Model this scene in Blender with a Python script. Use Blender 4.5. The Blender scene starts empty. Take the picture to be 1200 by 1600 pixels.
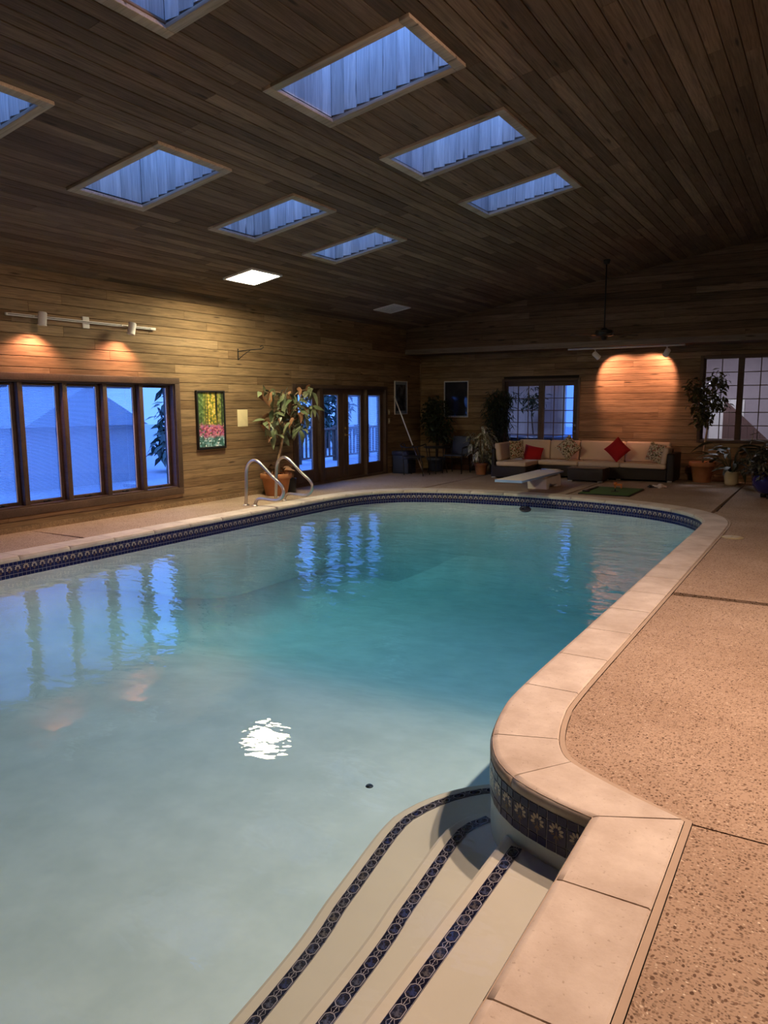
import bpy, bmesh, math, random
from mathutils import Vector, Matrix
random.seed(7)
SC = bpy.context.scene
COL = SC.collection
PI = math.pi

# ------------------------------------------------------------------ camera, sky, exposure
H = 1.65
yaw, pitch, roll = math.radians(30.98), math.radians(-8.228), math.radians(-0.304)
def cam_axes():
    f0 = Vector((-math.sin(yaw), math.cos(yaw), 0)); r = Vector((math.cos(yaw), math.sin(yaw), 0)); up = Vector((0, 0, 1))
    f = math.cos(pitch)*f0 + math.sin(pitch)*up
    u = math.cos(pitch)*up - math.sin(pitch)*f0
    return math.cos(roll)*r + math.sin(roll)*u, math.cos(roll)*u - math.sin(roll)*r, f
cr, cu, cf = cam_axes()
cd = bpy.data.cameras.new('camera'); cam = bpy.data.objects.new('camera', cd); COL.objects.link(cam)
cd.sensor_fit = 'VERTICAL'; cd.sensor_height = 36.0; cd.lens = 1172.5/1600*36
cd.clip_start = .05; cd.clip_end = 300
m = Matrix.Identity(4)
for i, a in enumerate((cr, cu, -cf)):
    for j in range(3): m[j][i] = a[j]
m.translation = (0, 0, H); cam.matrix_world = m
SC.camera = cam
SC.view_settings.view_transform = 'Standard'; SC.view_settings.look = 'None'
SC.view_settings.gamma = 1; SC.view_settings.use_curve_mapping = False
SC.view_settings.exposure = 0.45
SC.cycles.use_denoising = True
SC.cycles.use_adaptive_sampling = True; SC.cycles.adaptive_threshold = .05; SC.cycles.adaptive_min_samples = 16; SC.cycles.max_bounces = 8; SC.cycles.diffuse_bounces = 4; SC.cycles.glossy_bounces = 4
SC.cycles.transparent_max_bounces = 16; SC.cycles.transmission_bounces = 8
SC.cycles.sample_clamp_indirect = 6.0; SC.cycles.caustics_reflective = False; SC.cycles.caustics_refractive = False
SC.cycles.blur_glossy = .5
w = bpy.data.worlds.new('dusk_sky'); SC.world = w; w.use_nodes = True
wt = w.node_tree; wt.nodes.clear()
wo = wt.nodes.new('ShaderNodeOutputWorld'); wb = wt.nodes.new('ShaderNodeBackground')
tc = wt.nodes.new('ShaderNodeTexCoord'); sx = wt.nodes.new('ShaderNodeSeparateXYZ'); wr = wt.nodes.new('ShaderNodeValToRGB')
wt.links.new(tc.outputs['Generated'], sx.inputs[0]); wt.links.new(sx.outputs[2], wr.inputs[0])
wr.color_ramp.elements[0].position = 0.0; wr.color_ramp.elements[0].color = (.085, .185, .50, 1)
wr.color_ramp.elements[1].position = .6; wr.color_ramp.elements[1].color = (.145, .34, 1.0, 1)
wt.links.new(wr.outputs[0], wb.inputs[0]); wb.inputs[1].default_value = 4.2
wt.links.new(wb.outputs[0], wo.inputs[0])

# ------------------------------------------------------------------ main dimensions
XL, XR, YB, YN = -9.14, 2.8, 17.05, -2.8          # left, right, back, near walls
YK = 16.31                                         # bulkhead face above the back wall
Z0, SL = 3.43, .166                                # ceiling height at left wall, slope
ZK = 2.83                                          # underside of bulkhead
WATER = -.203
def cz(x): return Z0 + SL*(x - XL)

# ------------------------------------------------------------------ node helpers
MATS = {}
class NT:
    def __init__(s, name):
        s.m = bpy.data.materials.new(name); s.m.use_nodes = True; s.t = s.m.node_tree; s.t.nodes.clear()
        s.out = s.t.nodes.new('ShaderNodeOutputMaterial'); MATS[name] = s.m
    def n(s, typ, inp=None, **kw):
        nd = s.t.nodes.new('ShaderNode'+typ)
        for k, v in kw.items(): setattr(nd, k, v)
        for k, v in (inp or {}).items(): s.set(nd.inputs[k], v)
        return nd
    def set(s, sock, v):
        if isinstance(v, bpy.types.NodeSocket): s.t.links.new(v, sock)
        elif isinstance(v, bpy.types.Node): s.t.links.new(v.outputs[0], sock)
        else: sock.default_value = v
    def math(s, op, a, b=0.0, clamp=False):
        return s.n('Math', {0: a, 1: b}, operation=op, use_clamp=clamp).outputs[0]
    def mix(s, f, a, b, bt='MIX'):
        nd = s.n('Mix', data_type='RGBA', blend_type=bt)
        s.set(nd.inputs[0], f); s.set(nd.inputs[6], a); s.set(nd.inputs[7], b); return nd.outputs[2]
    def ramp(s, f, pts, interp='LINEAR'):
        nd = s.n('ValToRGB', {0: f}); cr = nd.color_ramp; cr.interpolation = interp
        while len(cr.elements) < len(pts): cr.elements.new(.5)
        for e, (p, c) in zip(cr.elements, pts):
            e.position = p; e.color = (c, c, c, 1) if not isinstance(c, tuple) else (c+(1,) if len(c) == 3 else c)
        return nd.outputs[0]
    def obj(s): return s.n('TexCoord').outputs['Object']
    def mapping(s, v, scale=(1, 1, 1), loc=(0, 0, 0)):
        return s.n('Mapping', {'Vector': v, 'Scale': scale, 'Location': loc}).outputs[0]
    def noise(s, v, scale, detail=4, rough=.55, dist=0):
        return s.n('TexNoise', {'Vector': v, 'Scale': scale, 'Detail': detail, 'Roughness': rough, 'Distortion': dist})
    def voro(s, v, scale, feature='F1'):
        return s.n('TexVoronoi', {'Vector': v, 'Scale': scale}, feature=feature)
    def fresnel(s, ior, normal=None):                              # same reflectance from either side: thin sheets do not bend light here
        bf = s.n('NewGeometry').outputs['Backfacing']; i = s.math('ADD', s.math('MULTIPLY', bf, 1/ior-ior), ior)
        nd = s.n('Fresnel', {'IOR': i})
        if normal is not None: s.set(nd.inputs['Normal'], normal)
        return nd
    def bump(s, h, strength=.3, dist=.01):
        return s.n('Bump', {'Height': h, 'Strength': strength, 'Distance': dist}).outputs[0]
    def bsdf(s, **kw):
        nd = s.n('BsdfPrincipled')
        for k, v in kw.items(): s.set(nd.inputs[k.replace('_', ' ')], v)
        s.t.links.new(nd.outputs[0], s.out.inputs[0]); return nd

def hexc(c): return (c[0], c[1], c[2], 1)
def plain(name, c, rough=.6, metal=0, spec=.4, var=0, nscale=8):
    t = NT(name)
    n = t.noise(t.obj(), nscale, 5)
    k = .12 + var
    col = t.mix(n.outputs[0], hexc([v*(1-k) for v in c]), hexc([min(1, v*(1+k)) for v in c]))
    t.bsdf(Base_Color=col, Roughness=rough, Metallic=metal, Specular_IOR_Level=spec, Normal=t.bump(n.outputs[0], .08, .004))
    return t.m

def wood(name, stops, grain=.45, rough=.72, knots=True, spec=.25):
    t = NT(name)
    oi = t.n('ObjectInfo'); ge = t.n('NewGeometry')
    rnd = t.math('FRACT', t.math('ADD', oi.outputs['Random'], ge.outputs['Random Per Island']))
    off = t.n('CombineXYZ', {0: t.math('MULTIPLY', rnd, 37.0), 1: t.math('MULTIPLY', rnd, 91.0), 2: t.math('MULTIPLY', rnd, 53.0)})
    v = t.n('VectorMath', {0: t.obj(), 1: off.outputs[0]}, operation='ADD').outputs[0]
    g = t.noise(t.mapping(v, (1.1, 22, 22)), 1.6, 7, .62, 1.2)
    b = t.noise(t.mapping(v, (.5, 2.2, 2.2)), 1.0, 3)
    base = t.ramp(rnd, [(i/(len(stops)-1), c) for i, c in enumerate(stops)])
    gr = t.ramp(g.outputs[0], [(.30, 1-grain), (.62, 1.12)])
    bl = t.ramp(b.outputs[0], [(.3, .68), (.7, 1.2)])
    col = t.mix(1.0, base, gr, 'MULTIPLY'); col = t.mix(1.0, col, bl, 'MULTIPLY')
    if knots:
        kv = t.voro(t.mapping(v, (1.1, 7, 7)), 1.0)
        kk = t.ramp(kv.outputs['Distance'], [(.05, .28), (.13, 1.0)])
        col = t.mix(1.0, col, kk, 'MULTIPLY')
    t.bsdf(Base_Color=col, Roughness=rough, Specular_IOR_Level=spec, Normal=t.bump(g.outputs[0], .5, .004))
    return t.m

WALLW = wood('weathered_cedar_wall', [(.25, .158, .082), (.31, .205, .11), (.20, .122, .062), (.335, .228, .13), (.255, .165, .086)], .5)
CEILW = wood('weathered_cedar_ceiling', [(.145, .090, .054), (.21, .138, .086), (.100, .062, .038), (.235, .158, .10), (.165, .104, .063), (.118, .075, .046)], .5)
WELLW = wood('pale_well_boards', [(.62, .60, .56), (.70, .68, .63), (.56, .54, .50)], .28)
TRIMW = wood('pale_trim_wood', [(.36, .29, .215), (.42, .345, .26)], .3)
BROWN = wood('brown_painted_frame', [(.080, .050, .034), (.095, .060, .040)], .25, .5, False, .4)
BEAMW = wood('grey_brown_beam', [(.20, .155, .12), (.22, .17, .13)], .35)
GAP = plain('dark_gap', (.018, .013, .010), .9)
WHITE = plain('white_enamel', (.78, .76, .72), .4)
STEEL = plain('brushed_steel', (.62, .58, .54), .28, 1.0)
BLACK = plain('black_plastic', (.012, .012, .014), .5)
DARKM = plain('dark_metal', (.02, .018, .017), .4, .3)
NAVYP = plain('navy_plastic', (.035, .045, .085), .5)
TERRA = plain('terracotta', (.42, .175, .075), .8, var=.1)
SOIL = plain('potting_soil', (.03, .02, .014), .95)
CREAMP = plain('cream_glaze', (.50, .42, .24), .4)
COBALT = plain('cobalt_glaze', (.015, .018, .13), .15, spec=.6)
BARK = plain('pale_bark', (.33, .22, .13), .85, var=.2, nscale=20)
DBARK = plain('dark_bark', (.05, .035, .025), .85)
CUSH = plain('cream_cushion', (.62, .47, .34), .9, var=-.05)
RED = plain('red_fabric', (.42, .008, .012), .85)
BRASS = plain('brass', (.55, .38, .16), .3, 1.0)
PAPER = plain('cream_paper', (.80, .68, .40), .8)
LEATHER = plain('navy_vinyl', (.03, .045, .10), .3)
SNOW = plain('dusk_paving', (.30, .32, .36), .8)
LAV = plain('pale_plaster', (.62, .56, .58), .8)
OUTWOOD = wood('outdoor_brown_wood', [(.14, .085, .06), (.17, .10, .07)], .3)

def leafmat(name, a, b, rough=.45, spot=None):
    t = NT(name); oi = t.n('ObjectInfo'); ge = t.n('NewGeometry')
    r = t.math('FRACT', t.math('ADD', oi.outputs['Random'], ge.outputs['Random Per Island']))
    col = t.mix(r, hexc(a), hexc(b))
    if spot:
        n = t.noise(t.obj(), spot[1], 2)
        col = t.mix(t.ramp(n.outputs[0], [(.50, 0.0), (.58, 1.0)]), col, hexc(spot[0]))
    t.bsdf(Base_Color=col, Roughness=rough, Specular_IOR_Level=.5)
    return t.m
LF_RUB = leafmat('rubber_leaf', (.07, .10, .045), (.24, .27, .15), .38)
LF_DEAD = leafmat('dry_leaf', (.16, .07, .03), (.27, .13, .06), .6)
LF_DARK = leafmat('dark_leaf', (.010, .018, .008), (.03, .045, .018))
LF_FIC = leafmat('ficus_leaf', (.03, .035, .012), (.10, .095, .035))
LF_SPOT = leafmat('variegated_leaf', (.15, .17, .10), (.26, .26, .18), .5, ((.55, .52, .42), 22))
LF_LILY = leafmat('lily_leaf', (.03, .04, .018), (.085, .09, .045), .6)
LF_SPECK = leafmat('speckled_leaf', (.008, .012, .008), (.02, .028, .016), .5, ((.16, .15, .12), 60))
LF_TREE = leafmat('outdoor_leaf', (.03, .06, .04), (.06, .10, .07))

# translucent / glass / water
def glass(name, tint=(.95, .97, 1), gloss=.02):
    t = NT(name)
    fr = t.fresnel(1.45)
    tr = t.n('BsdfTransparent', {'Color': hexc(tint)}); gl = t.n('BsdfGlossy', {'Roughness': gloss})
    mx = t.n('MixShader', {0: fr, 1: tr.outputs[0], 2: gl.outputs[0]}); t.t.links.new(mx.outputs[0], t.out.inputs[0]); return t.m
GLASS = glass('window_glass', (.74, .80, .90)); CLEARG = glass('skylight_glass', (.97, .98, 1))
def blindmat():
    t = NT('white_blind')
    df = t.n('BsdfDiffuse', {'Color': (.72, .74, .78, 1)}); tl = t.n('BsdfTranslucent', {'Color': (.66, .70, .78, 1)})
    mx = t.n('MixShader', {0: .5, 1: df.outputs[0], 2: tl.outputs[0]}); t.t.links.new(mx.outputs[0], t.out.inputs[0]); return t.m
BLIND = blindmat()
def watermat():
    t = NT('pool_water'); o = t.obj()
    n1 = t.noise(t.mapping(o, (1.0, 1.5, 1)), 2.3, 3, .5, .4)
    n2 = t.noise(t.mapping(o, (1.0, 1.6, 1)), 8.0, 2, .5, .2)
    # calmer at the shallow near end, livelier towards the deep end
    yy = t.n('SeparateXYZ', {0: o}).outputs[1]
    amp = t.ramp(t.math('MULTIPLY', yy, .1), [(.32, .30), (.62, 1.0)])
    h = t.math('MULTIPLY', t.math('ADD', n1.outputs[0], t.math('MULTIPLY', n2.outputs[0], .18)), amp)
    nb = t.bump(h, .34, .05)
    fr = t.fresnel(1.33, nb)
    tr = t.n('BsdfTransparent', {'Color': (1, 1, 1, 1)}); gl = t.n('BsdfGlossy', {'Roughness': .015, 'Normal': nb, 'Color': (1, 1, 1, 1)})
    mx = t.n('MixShader', {0: fr, 1: tr.outputs[0], 2: gl.outputs[0]}); t.t.links.new(mx.outputs[0], t.out.inputs['Surface'])
    ab = t.n('VolumeAbsorption', {'Color': (.05, .70, .90, 1), 'Density': .28}); t.t.links.new(ab.outputs[0], t.out.inputs['Volume'])
    return t.m
WATERM = watermat()
def plaster():
    t = NT('pool_plaster'); n = t.noise(t.obj(), 2.2, 6, .6)
    col = t.mix(t.ramp(n.outputs[0], [(.35, 0.0), (.65, 1.0)]), (.70, .76, .75, 1), (.82, .87, .86, 1))
    t.bsdf(Base_Color=col, Roughness=.7, Specular_IOR_Level=.2); return t.m
PLAST = plaster()
STEPM = plain('cream_step_plaster', (.56, .55, .465), .7, spec=.2, var=-.04, nscale=3)
def coping():
    t = NT('pale_coping_stone'); oi = t.n('ObjectInfo'); n = t.noise(t.obj(), 3.0, 8, .65); p = t.noise(t.obj(), 60, 3)
    col = t.mix(t.ramp(n.outputs[0], [(.32, 0.0), (.7, 1.0)]), (.47, .40, .335, 1), (.68, .62, .545, 1))
    col = t.mix(t.ramp(p.outputs[0], [(.27, .55), (.36, 0.0)]), col, (.30, .24, .18, 1))
    col = t.mix(1.0, col, t.ramp(oi.outputs['Random'], [(0, .93), (1, 1.06)]), 'MULTIPLY')
    t.bsdf(Base_Color=col, Roughness=.75, Specular_IOR_Level=.2, Normal=t.bump(t.math('ADD', n.outputs[0], t.math('MULTIPLY', p.outputs[0], .4)), .25, .006)); return t.m
COPE = coping()
def aggregate():
    t = NT('exposed_aggregate'); g = t.n('NewGeometry').outputs['Position']
    warp = t.noise(g, 9, 2); wv = t.n('VectorMath', {0: g, 1: t.n('VectorMath', {0: warp.outputs['Color'], 'Scale': .05}, operation='SCALE').outputs[0]}, operation='ADD').outputs[0]
    v1 = t.voro(t.mapping(wv, (1.0, 1.25, 1)), 85); v2 = t.voro(t.mapping(wv, (1.2, .9, 1)), 46)
    big = t.noise(g, 1.1, 5, .6)
    sandc = t.mix(t.ramp(big.outputs[0], [(.3, 0.0), (.7, 1.0)]), (.33, .235, .165, 1), (.46, .35, .26, 1))
    pc = t.n('SeparateColor', {0: v1.outputs['Color']}).outputs[0]; pc2 = t.n('SeparateColor', {0: v2.outputs['Color']}).outputs[1]
    peb = t.ramp(pc, [(0, (.085, .055, .038)), (.3, (.20, .135, .092)), (.6, (.36, .265, .19)), (.92, (.46, .36, .27)), (1, (.68, .58, .45))])
    m1 = t.ramp(v1.outputs['Distance'], [(.30, 1.0), (.52, 0.0)])
    col = t.mix(t.math('MULTIPLY', m1, .9), sandc, peb)
    sel = t.math('GREATER_THAN', pc2, .60)
    m2 = t.math('MULTIPLY', t.ramp(v2.outputs['Distance'], [(.26, 1.0), (.34, 0.0)]), sel)
    col = t.mix(m2, col, t.ramp(t.n('SeparateColor', {0: v2.outputs['Color']}).outputs[0], [(0, (.10, .062, .042)), (.6, (.19, .12, .08)), (1, (.34, .26, .19))]))
    h = t.math('ADD', m1, m2)
    t.bsdf(Base_Color=col, Roughness=.85, Specular_IOR_Level=.2, Normal=t.bump(h, .5, .004)); return t.m
AGG = aggregate()
def sealant(): return plain('pale_joint_sealant', (.42, .33, .25), .8)
SEAL = sealant()
NAVY = plain('navy_tile', (.008, .010, .085), .3, spec=.35)
CREAMT = plain('cream_tile_motif', (.55, .47, .38), .35)
BROWNT = plain('brown_tile_motif', (.17, .11, .075), .35)
GROUT = plain('pale_grout', (.38, .37, .41), .8)
def octc():
    t = NT('mosaic_centre'); oi = t.n('ObjectInfo'); n = t.noise(t.obj(), 90, 3)
    a = t.ramp(oi.outputs['Random'], [(0, (.02, .03, .12)), (.45, (.07, .08, .12)), (1, (.11, .095, .085))])
    col = t.mix(t.ramp(n.outputs[0], [(.42, 0.0), (.58, 1.0)]), a, (.012, .012, .025, 1))
    t.bsdf(Base_Color=col, Roughness=.25); return t.m
OCTC = octc()
def wicker():
    t = NT('dark_wicker'); o = t.obj()
    wv = t.n('TexWave', {'Vector': o, 'Scale': 26.0, 'Distortion': .3}, bands_direction='Z'); w2 = t.n('TexWave', {'Vector': o, 'Scale': 20.0}, bands_direction='X')
    h = t.math('MULTIPLY', wv.outputs[1], w2.outputs[1])
    t.bsdf(Base_Color=t.mix(h, (.012, .007, .005, 1), (.034, .019, .014, 1)), Roughness=.5, Normal=t.bump(h, .6, .006)); return t.m
WICK = wicker()
def patterned():
    t = NT('patterned_fabric'); v = t.voro(t.obj(), 42); c = t.n('SeparateColor', {0: v.outputs['Color']}).outputs[0]
    col = t.ramp(c, [(0, (.50, .42, .28)), (.42, (.10, .07, .035)), (.62, (.62, .52, .36)), (.80, (.36, .10, .06)), (.92, (.20, .18, .07))], 'CONSTANT')
    t.bsdf(Base_Color=col, Roughness=.9); return t.m
PATT = patterned()
def turf():
    t = NT('green_turf'); n = t.noise(t.obj(), 220, 2)
    t.bsdf(Base_Color=t.mix(n.outputs[0], (.03, .075, .012, 1), (.09, .17, .035, 1)), Roughness=.95, Normal=t.bump(n.outputs[0], .6, .006)); return t.m
TURF = turf()
def boardtop():
    t = NT('white_grit_board'); n = t.noise(t.obj(), 150, 2)
    t.bsdf(Base_Color=t.mix(n.outputs[0], (.62, .58, .56, 1), (.76, .72, .70, 1)), Roughness=.6, Normal=t.bump(n.outputs[0], .3, .002)); return t.m
BOARDM = boardtop()
BLUEM = plain('pale_blue_edge', (.30, .42, .66), .4)
def emit(name, c, s):
    t = NT(name); e = t.n('Emission', {'Color': hexc(c), 'Strength': s}); t.t.links.new(e.outputs[0], t.out.inputs[0]); return t.m
def forest_print():
    t = NT('forest_print'); o = t.n('TexCoord').outputs['Generated']; s = t.n('SeparateXYZ', {0: o}); u, v = s.outputs[1], s.outputs[2]
    trunks = t.noise(t.mapping(o, (1, 13, .25)), 1.0, 2); fol = t.noise(t.mapping(o, (1, 9, 18)), 1.0, 4)
    yel = t.ramp(fol.outputs[0], [(.32, (.05, .10, .03)), (.47, (.28, .30, .05)), (.56, (.80, .55, .08)), (.7, (.95, .88, .55))])
    green = t.ramp(fol.outputs[0], [(.3, (.02, .04, .02)), (.55, (.10, .19, .06)), (.7, (.30, .38, .22))])
    side = t.ramp(t.math('ABSOLUTE', t.math('SUBTRACT', u, .55)), [(.12, 0.0), (.38, 1.0)])
    up = t.mix(side, yel, green)
    up = t.mix(t.ramp(trunks.outputs[0], [(.40, 1.0), (.47, 0.0)]), up, (.012, .012, .010, 1))
    vo = t.voro(t.mapping(o, (1, 16, 34)), 1.0); vc = t.n('SeparateColor', {0: vo.outputs['Color']}).outputs[0]
    pink = t.ramp(vc, [(0, (.30, .05, .12)), (.3, (.62, .18, .28)), (.55, (.40, .16, .42)), (.75, (.72, .30, .34)), (.9, (.06, .12, .05))], 'CONSTANT')
    blue = t.ramp(vc, [(0, (.05, .16, .14)), (.35, (.16, .36, .40)), (.6, (.40, .58, .62)), (.8, (.03, .09, .07)), (.92, (.8, .85, .85))], 'CONSTANT')
    nz = t.math('MULTIPLY', t.math('SUBTRACT', t.noise(t.mapping(o, (1, 5, 5)), 1.0, 3).outputs[0], .5), .25)
    vv = t.math('ADD', v, nz)
    low = t.mix(t.ramp(vv, [(.16, 0.0), (.22, 1.0)]), blue, pink)
    col = t.mix(t.ramp(vv, [(.38, 0.0), (.43, 1.0)]), low, up)
    t.bsdf(Base_Color=col, Roughness=.35); return t.m
FOREST = forest_print()
def figure_print(name, bg, a, b, sc):
    t = NT(name); o = t.n('TexCoord').outputs['Generated']
    n = t.noise(t.mapping(o, (2.2, 2.2, 3)), sc, 3)
    col = t.ramp(n.outputs[0], [(.36, a), (.5, bg), (.64, b)])
    t.bsdf(Base_Color=col, Roughness=.5, Coat_Weight=1.0, Coat_Roughness=.01); return t.m

# ------------------------------------------------------------------ mesh helpers
class MB:
    def __init__(s): s.v = []; s.f = []; s.mi = []; s.sm = []; s.cur = 0; s.smooth = False
    def add(s, vs, fs, smooth=None):
        b = len(s.v); s.v += [tuple(p) for p in vs]
        for f in fs: s.f.append(tuple(b+i for i in f)); s.mi.append(s.cur); s.sm.append(s.smooth if smooth is None else smooth)
    def box(s, lo, hi, mat=None):
        x0, y0, z0 = lo; x1, y1, z1 = hi
        vs = [(x0,y0,z0),(x1,y0,z0),(x1,y1,z0),(x0,y1,z0),(x0,y0,z1),(x1,y0,z1),(x1,y1,z1),(x0,y1,z1)]
        if mat is not None: vs = [mat @ Vector(p) for p in vs]
        s.add(vs, [(0,3,2,1),(4,5,6,7),(0,1,5,4),(1,2,6,5),(2,3,7,6),(3,0,4,7)], False)
    def bbox(s, lo, hi, c=.01, mat=None):                       # box with chamfered edges
        x0, y0, z0 = lo; x1, y1, z1 = hi; c = min(c, (x1-x0)/2.01, (y1-y0)/2.01, (z1-z0)/2.01)
        bm = bmesh.new(); bmesh.ops.create_cube(bm, size=1)
        for v in bm.verts: v.co = Vector((x0+(v.co.x+.5)*(x1-x0), y0+(v.co.y+.5)*(y1-y0), z0+(v.co.z+.5)*(z1-z0)))
        bmesh.ops.bevel(bm, geom=bm.edges[:], offset=c, segments=2, profile=.6, affect='EDGES')
        bm.verts.index_update()
        s.add([(mat @ v.co) if mat is not None else v.co for v in bm.verts], [[v.index for v in f.verts] for f in bm.faces], True); bm.free()
    def prism(s, poly, z0, z1, mat=None):                        # polygon (x,y) extruded in z
        n = len(poly); vs = [(x, y, z0) for x, y in poly] + [(x, y, z1) for x, y in poly]
        if mat is not None: vs = [mat @ Vector(p) for p in vs]
        s.add(vs, [tuple(range(n-1, -1, -1)), tuple(range(n, 2*n))] + [(i, (i+1) % n, n+(i+1) % n, n+i) for i in range(n)], False)
    def tube(s, pts, r, seg=10, caps=True, closed=False):
        pts = [Vector(p) for p in pts]; n = len(pts); rr = r if isinstance(r, (list, tuple)) else [r]*n
        b = len(s.v); prev = None
        for i, p in enumerate(pts):
            if closed: t = pts[(i+1) % n]-pts[i-1]
            else: t = pts[min(i+1, n-1)]-pts[max(i-1, 0)]
            t.normalize()
            if prev is None:
                a = Vector((0, 0, 1)) if abs(t.z) < .9 else Vector((1, 0, 0)); u = t.cross(a).normalized()
            else:
                u = (prev - t*prev.dot(t)); u = u.normalized() if u.length > 1e-6 else prev
            prev = u; w_ = t.cross(u)
            for k in range(seg):
                a = 2*PI*k/seg; s.v.append(tuple(p + (u*math.cos(a)+w_*math.sin(a))*rr[i]))
        for i in range(n if closed else n-1):
            j = (i+1) % n
            for k in range(seg):
                s.f.append((b+i*seg+k, b+i*seg+(k+1) % seg, b+j*seg+(k+1) % seg, b+j*seg+k)); s.mi.append(s.cur); s.sm.append(True)
        if caps and not closed:
            s.f.append(tuple(b+k for k in range(seg-1, -1, -1))); s.mi.append(s.cur); s.sm.append(False)
            s.f.append(tuple(b+(n-1)*seg+k for k in range(seg))); s.mi.append(s.cur); s.sm.append(False)
    def lathe(s, prof, seg=28, c=(0, 0, 0), mat=None):
        b = len(s.v)
        for r, z in prof:
            for k in range(seg):
                a = 2*PI*k/seg; p = Vector((c[0]+r*math.cos(a), c[1]+r*math.sin(a), c[2]+z)); s.v.append(tuple(mat @ p if mat is not None else p))
        for i in range(len(prof)-1):
            for k in range(seg):
                s.f.append((b+i*seg+k, b+i*seg+(k+1) % seg, b+(i+1)*seg+(k+1) % seg, b+(i+1)*seg+k)); s.mi.append(s.cur); s.sm.append(True)
        for i, flip in ((0, True), (len(prof)-1, False)):
            if prof[i][0] > 1e-4:
                f = [b+i*seg+k for k in range(seg)]; s.f.append(tuple(f[::-1] if flip else f)); s.mi.append(s.cur); s.sm.append(False)
    def mesh(s, name, mats):
        me = bpy.data.meshes.new(name); me.from_pydata(s.v, [], s.f)
        for mt in (mats if isinstance(mats, (list, tuple)) else [mats]): me.materials.append(mt)
        me.polygons.foreach_set('material_index', s.mi); me.polygons.foreach_set('use_smooth', s.sm); me.update()
        return me
    def build(s, name, mats, parent=None, loc=(0, 0, 0)):
        return link(name, s.mesh(name, mats), parent, loc)
def link(name, data, parent=None, loc=(0, 0, 0), mat=None):
    o = bpy.data.objects.new(name, data); COL.objects.link(o); o.parent = parent
    if mat is not None: o.matrix_local = mat
    else: o.location = loc
    return o
def tag(o, label=None, cat=None, group=None, kind=None):
    if label: o['label'] = label
    if cat: o['category'] = cat
    if group: o['group'] = group
    if kind: o['kind'] = kind
    return o
def thing(name, label, cat, loc=(0, 0, 0), rz=0, group=None, kind=None):
    o = link(name, None, None, loc); o.rotation_euler = (0, 0, rz); return tag(o, label, cat, group, kind)
def one(name, mats, parent, fn, *a, **k):
    b = MB(); getattr(b, fn)(*a, **k); return b.build(name, mats, parent)
def frame_mat(x, y, z, o):
    mm = Matrix.Identity(4)
    for i, a in enumerate((x, y, z)):
        a = Vector(a)
        for j in range(3): mm[j][i] = a[j]
    mm.translation = o; return mm
def smooth_path(pts, step=.08):                                   # Catmull-Rom through 2-D points, resampled
    P = [Vector(p) for p in pts]; P = [P[0]*2-P[1]] + P + [P[-1]*2-P[-2]]; out = []
    for i in range(1, len(P)-2):
        n = max(1, int((P[i+1]-P[i]).length/step))
        for k in range(n):
            t = k/n; a, b, c, d = P[i-1], P[i], P[i+1], P[i+2]
            out.append(.5*((2*b)+(c-a)*t+(2*a-5*b+4*c-d)*t*t+(3*b-a-3*c+d)*t**3))
    out.append(P[-2]); return out
class Path:
    def __init__(s, pts):
        s.p = pts; s.s = [0]
        for a, b in zip(pts, pts[1:]): s.s.append(s.s[-1]+(b-a).length)
        s.L = s.s[-1]
    def at(s, d):
        d = max(0, min(s.L-1e-6, d)); lo, hi = 0, len(s.s)-1
        while hi-lo > 1:
            mid = (lo+hi)//2
            if s.s[mid] <= d: lo = mid
            else: hi = mid
        t = (d-s.s[lo])/max(1e-9, s.s[lo+1]-s.s[lo]); p = s.p[lo].lerp(s.p[lo+1], t)
        def tang(i): return (s.p[min(i+1, len(s.p)-1)]-s.p[max(i-1, 0)]).normalized()
        tg = (tang(lo)*(1-t)+tang(lo+1)*t).normalized()
        return p, tg, Vector((tg.y, -tg.x))                       # point, tangent, outward (deck side) normal

# ------------------------------------------------------------------ boards
BC = {}; CH = [.005, .0025]
def board_mesh(L, W, T, mt):
    key = (round(L, 2), round(W, 3), round(T, 3), mt.name)
    if key in BC: return BC[key]
    b = MB(); board_geo(b, 0, key[0], W, T); BC[key] = b.mesh('board', mt); return BC[key]
def board_geo(b, x0, L, W, T, y=0, z=0):
    c = CH[0]; g = CH[1]; y0, y1 = y-W/2+g, y+W/2-g
    pr = [(y0, z), (y1, z), (y1, z+T-c), (y1-c, z+T), (y0+c, z+T), (y0, z+T-c)]
    vs = [(x0+.0015, p, q) for p, q in pr] + [(x0+L-.0015, p, q) for p, q in pr]
    b.add(vs, [(1, 2, 8, 7), (2, 3, 9, 8), (3, 4, 10, 9), (4, 5, 11, 10), (5, 0, 6, 11), (0, 5, 4, 3, 2, 1), (6, 7, 8, 9, 10, 11)], False)
def row_cuts(a, b, holes, lmin, lmax, rng):
    segs = [(a, b)]
    for h0, h1 in holes:
        ns = []
        for p, q in segs:
            if h1 <= p or h0 >= q: ns.append((p, q)); continue
            if h0-p > .02: ns.append((p, h0))
            if q-h1 > .02: ns.append((h1, q))
        segs = ns
    out = []
    for p, q in segs:
        x = p
        while q-x > 1e-3:
            L = round(rng.uniform(lmin, lmax)/.25)*.25
            if x == p: L = round(rng.uniform(.5, lmax)/.25)*.25
            if q-x-L < .45: L = q-x
            out.append((x, L)); x += L
    return out
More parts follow.
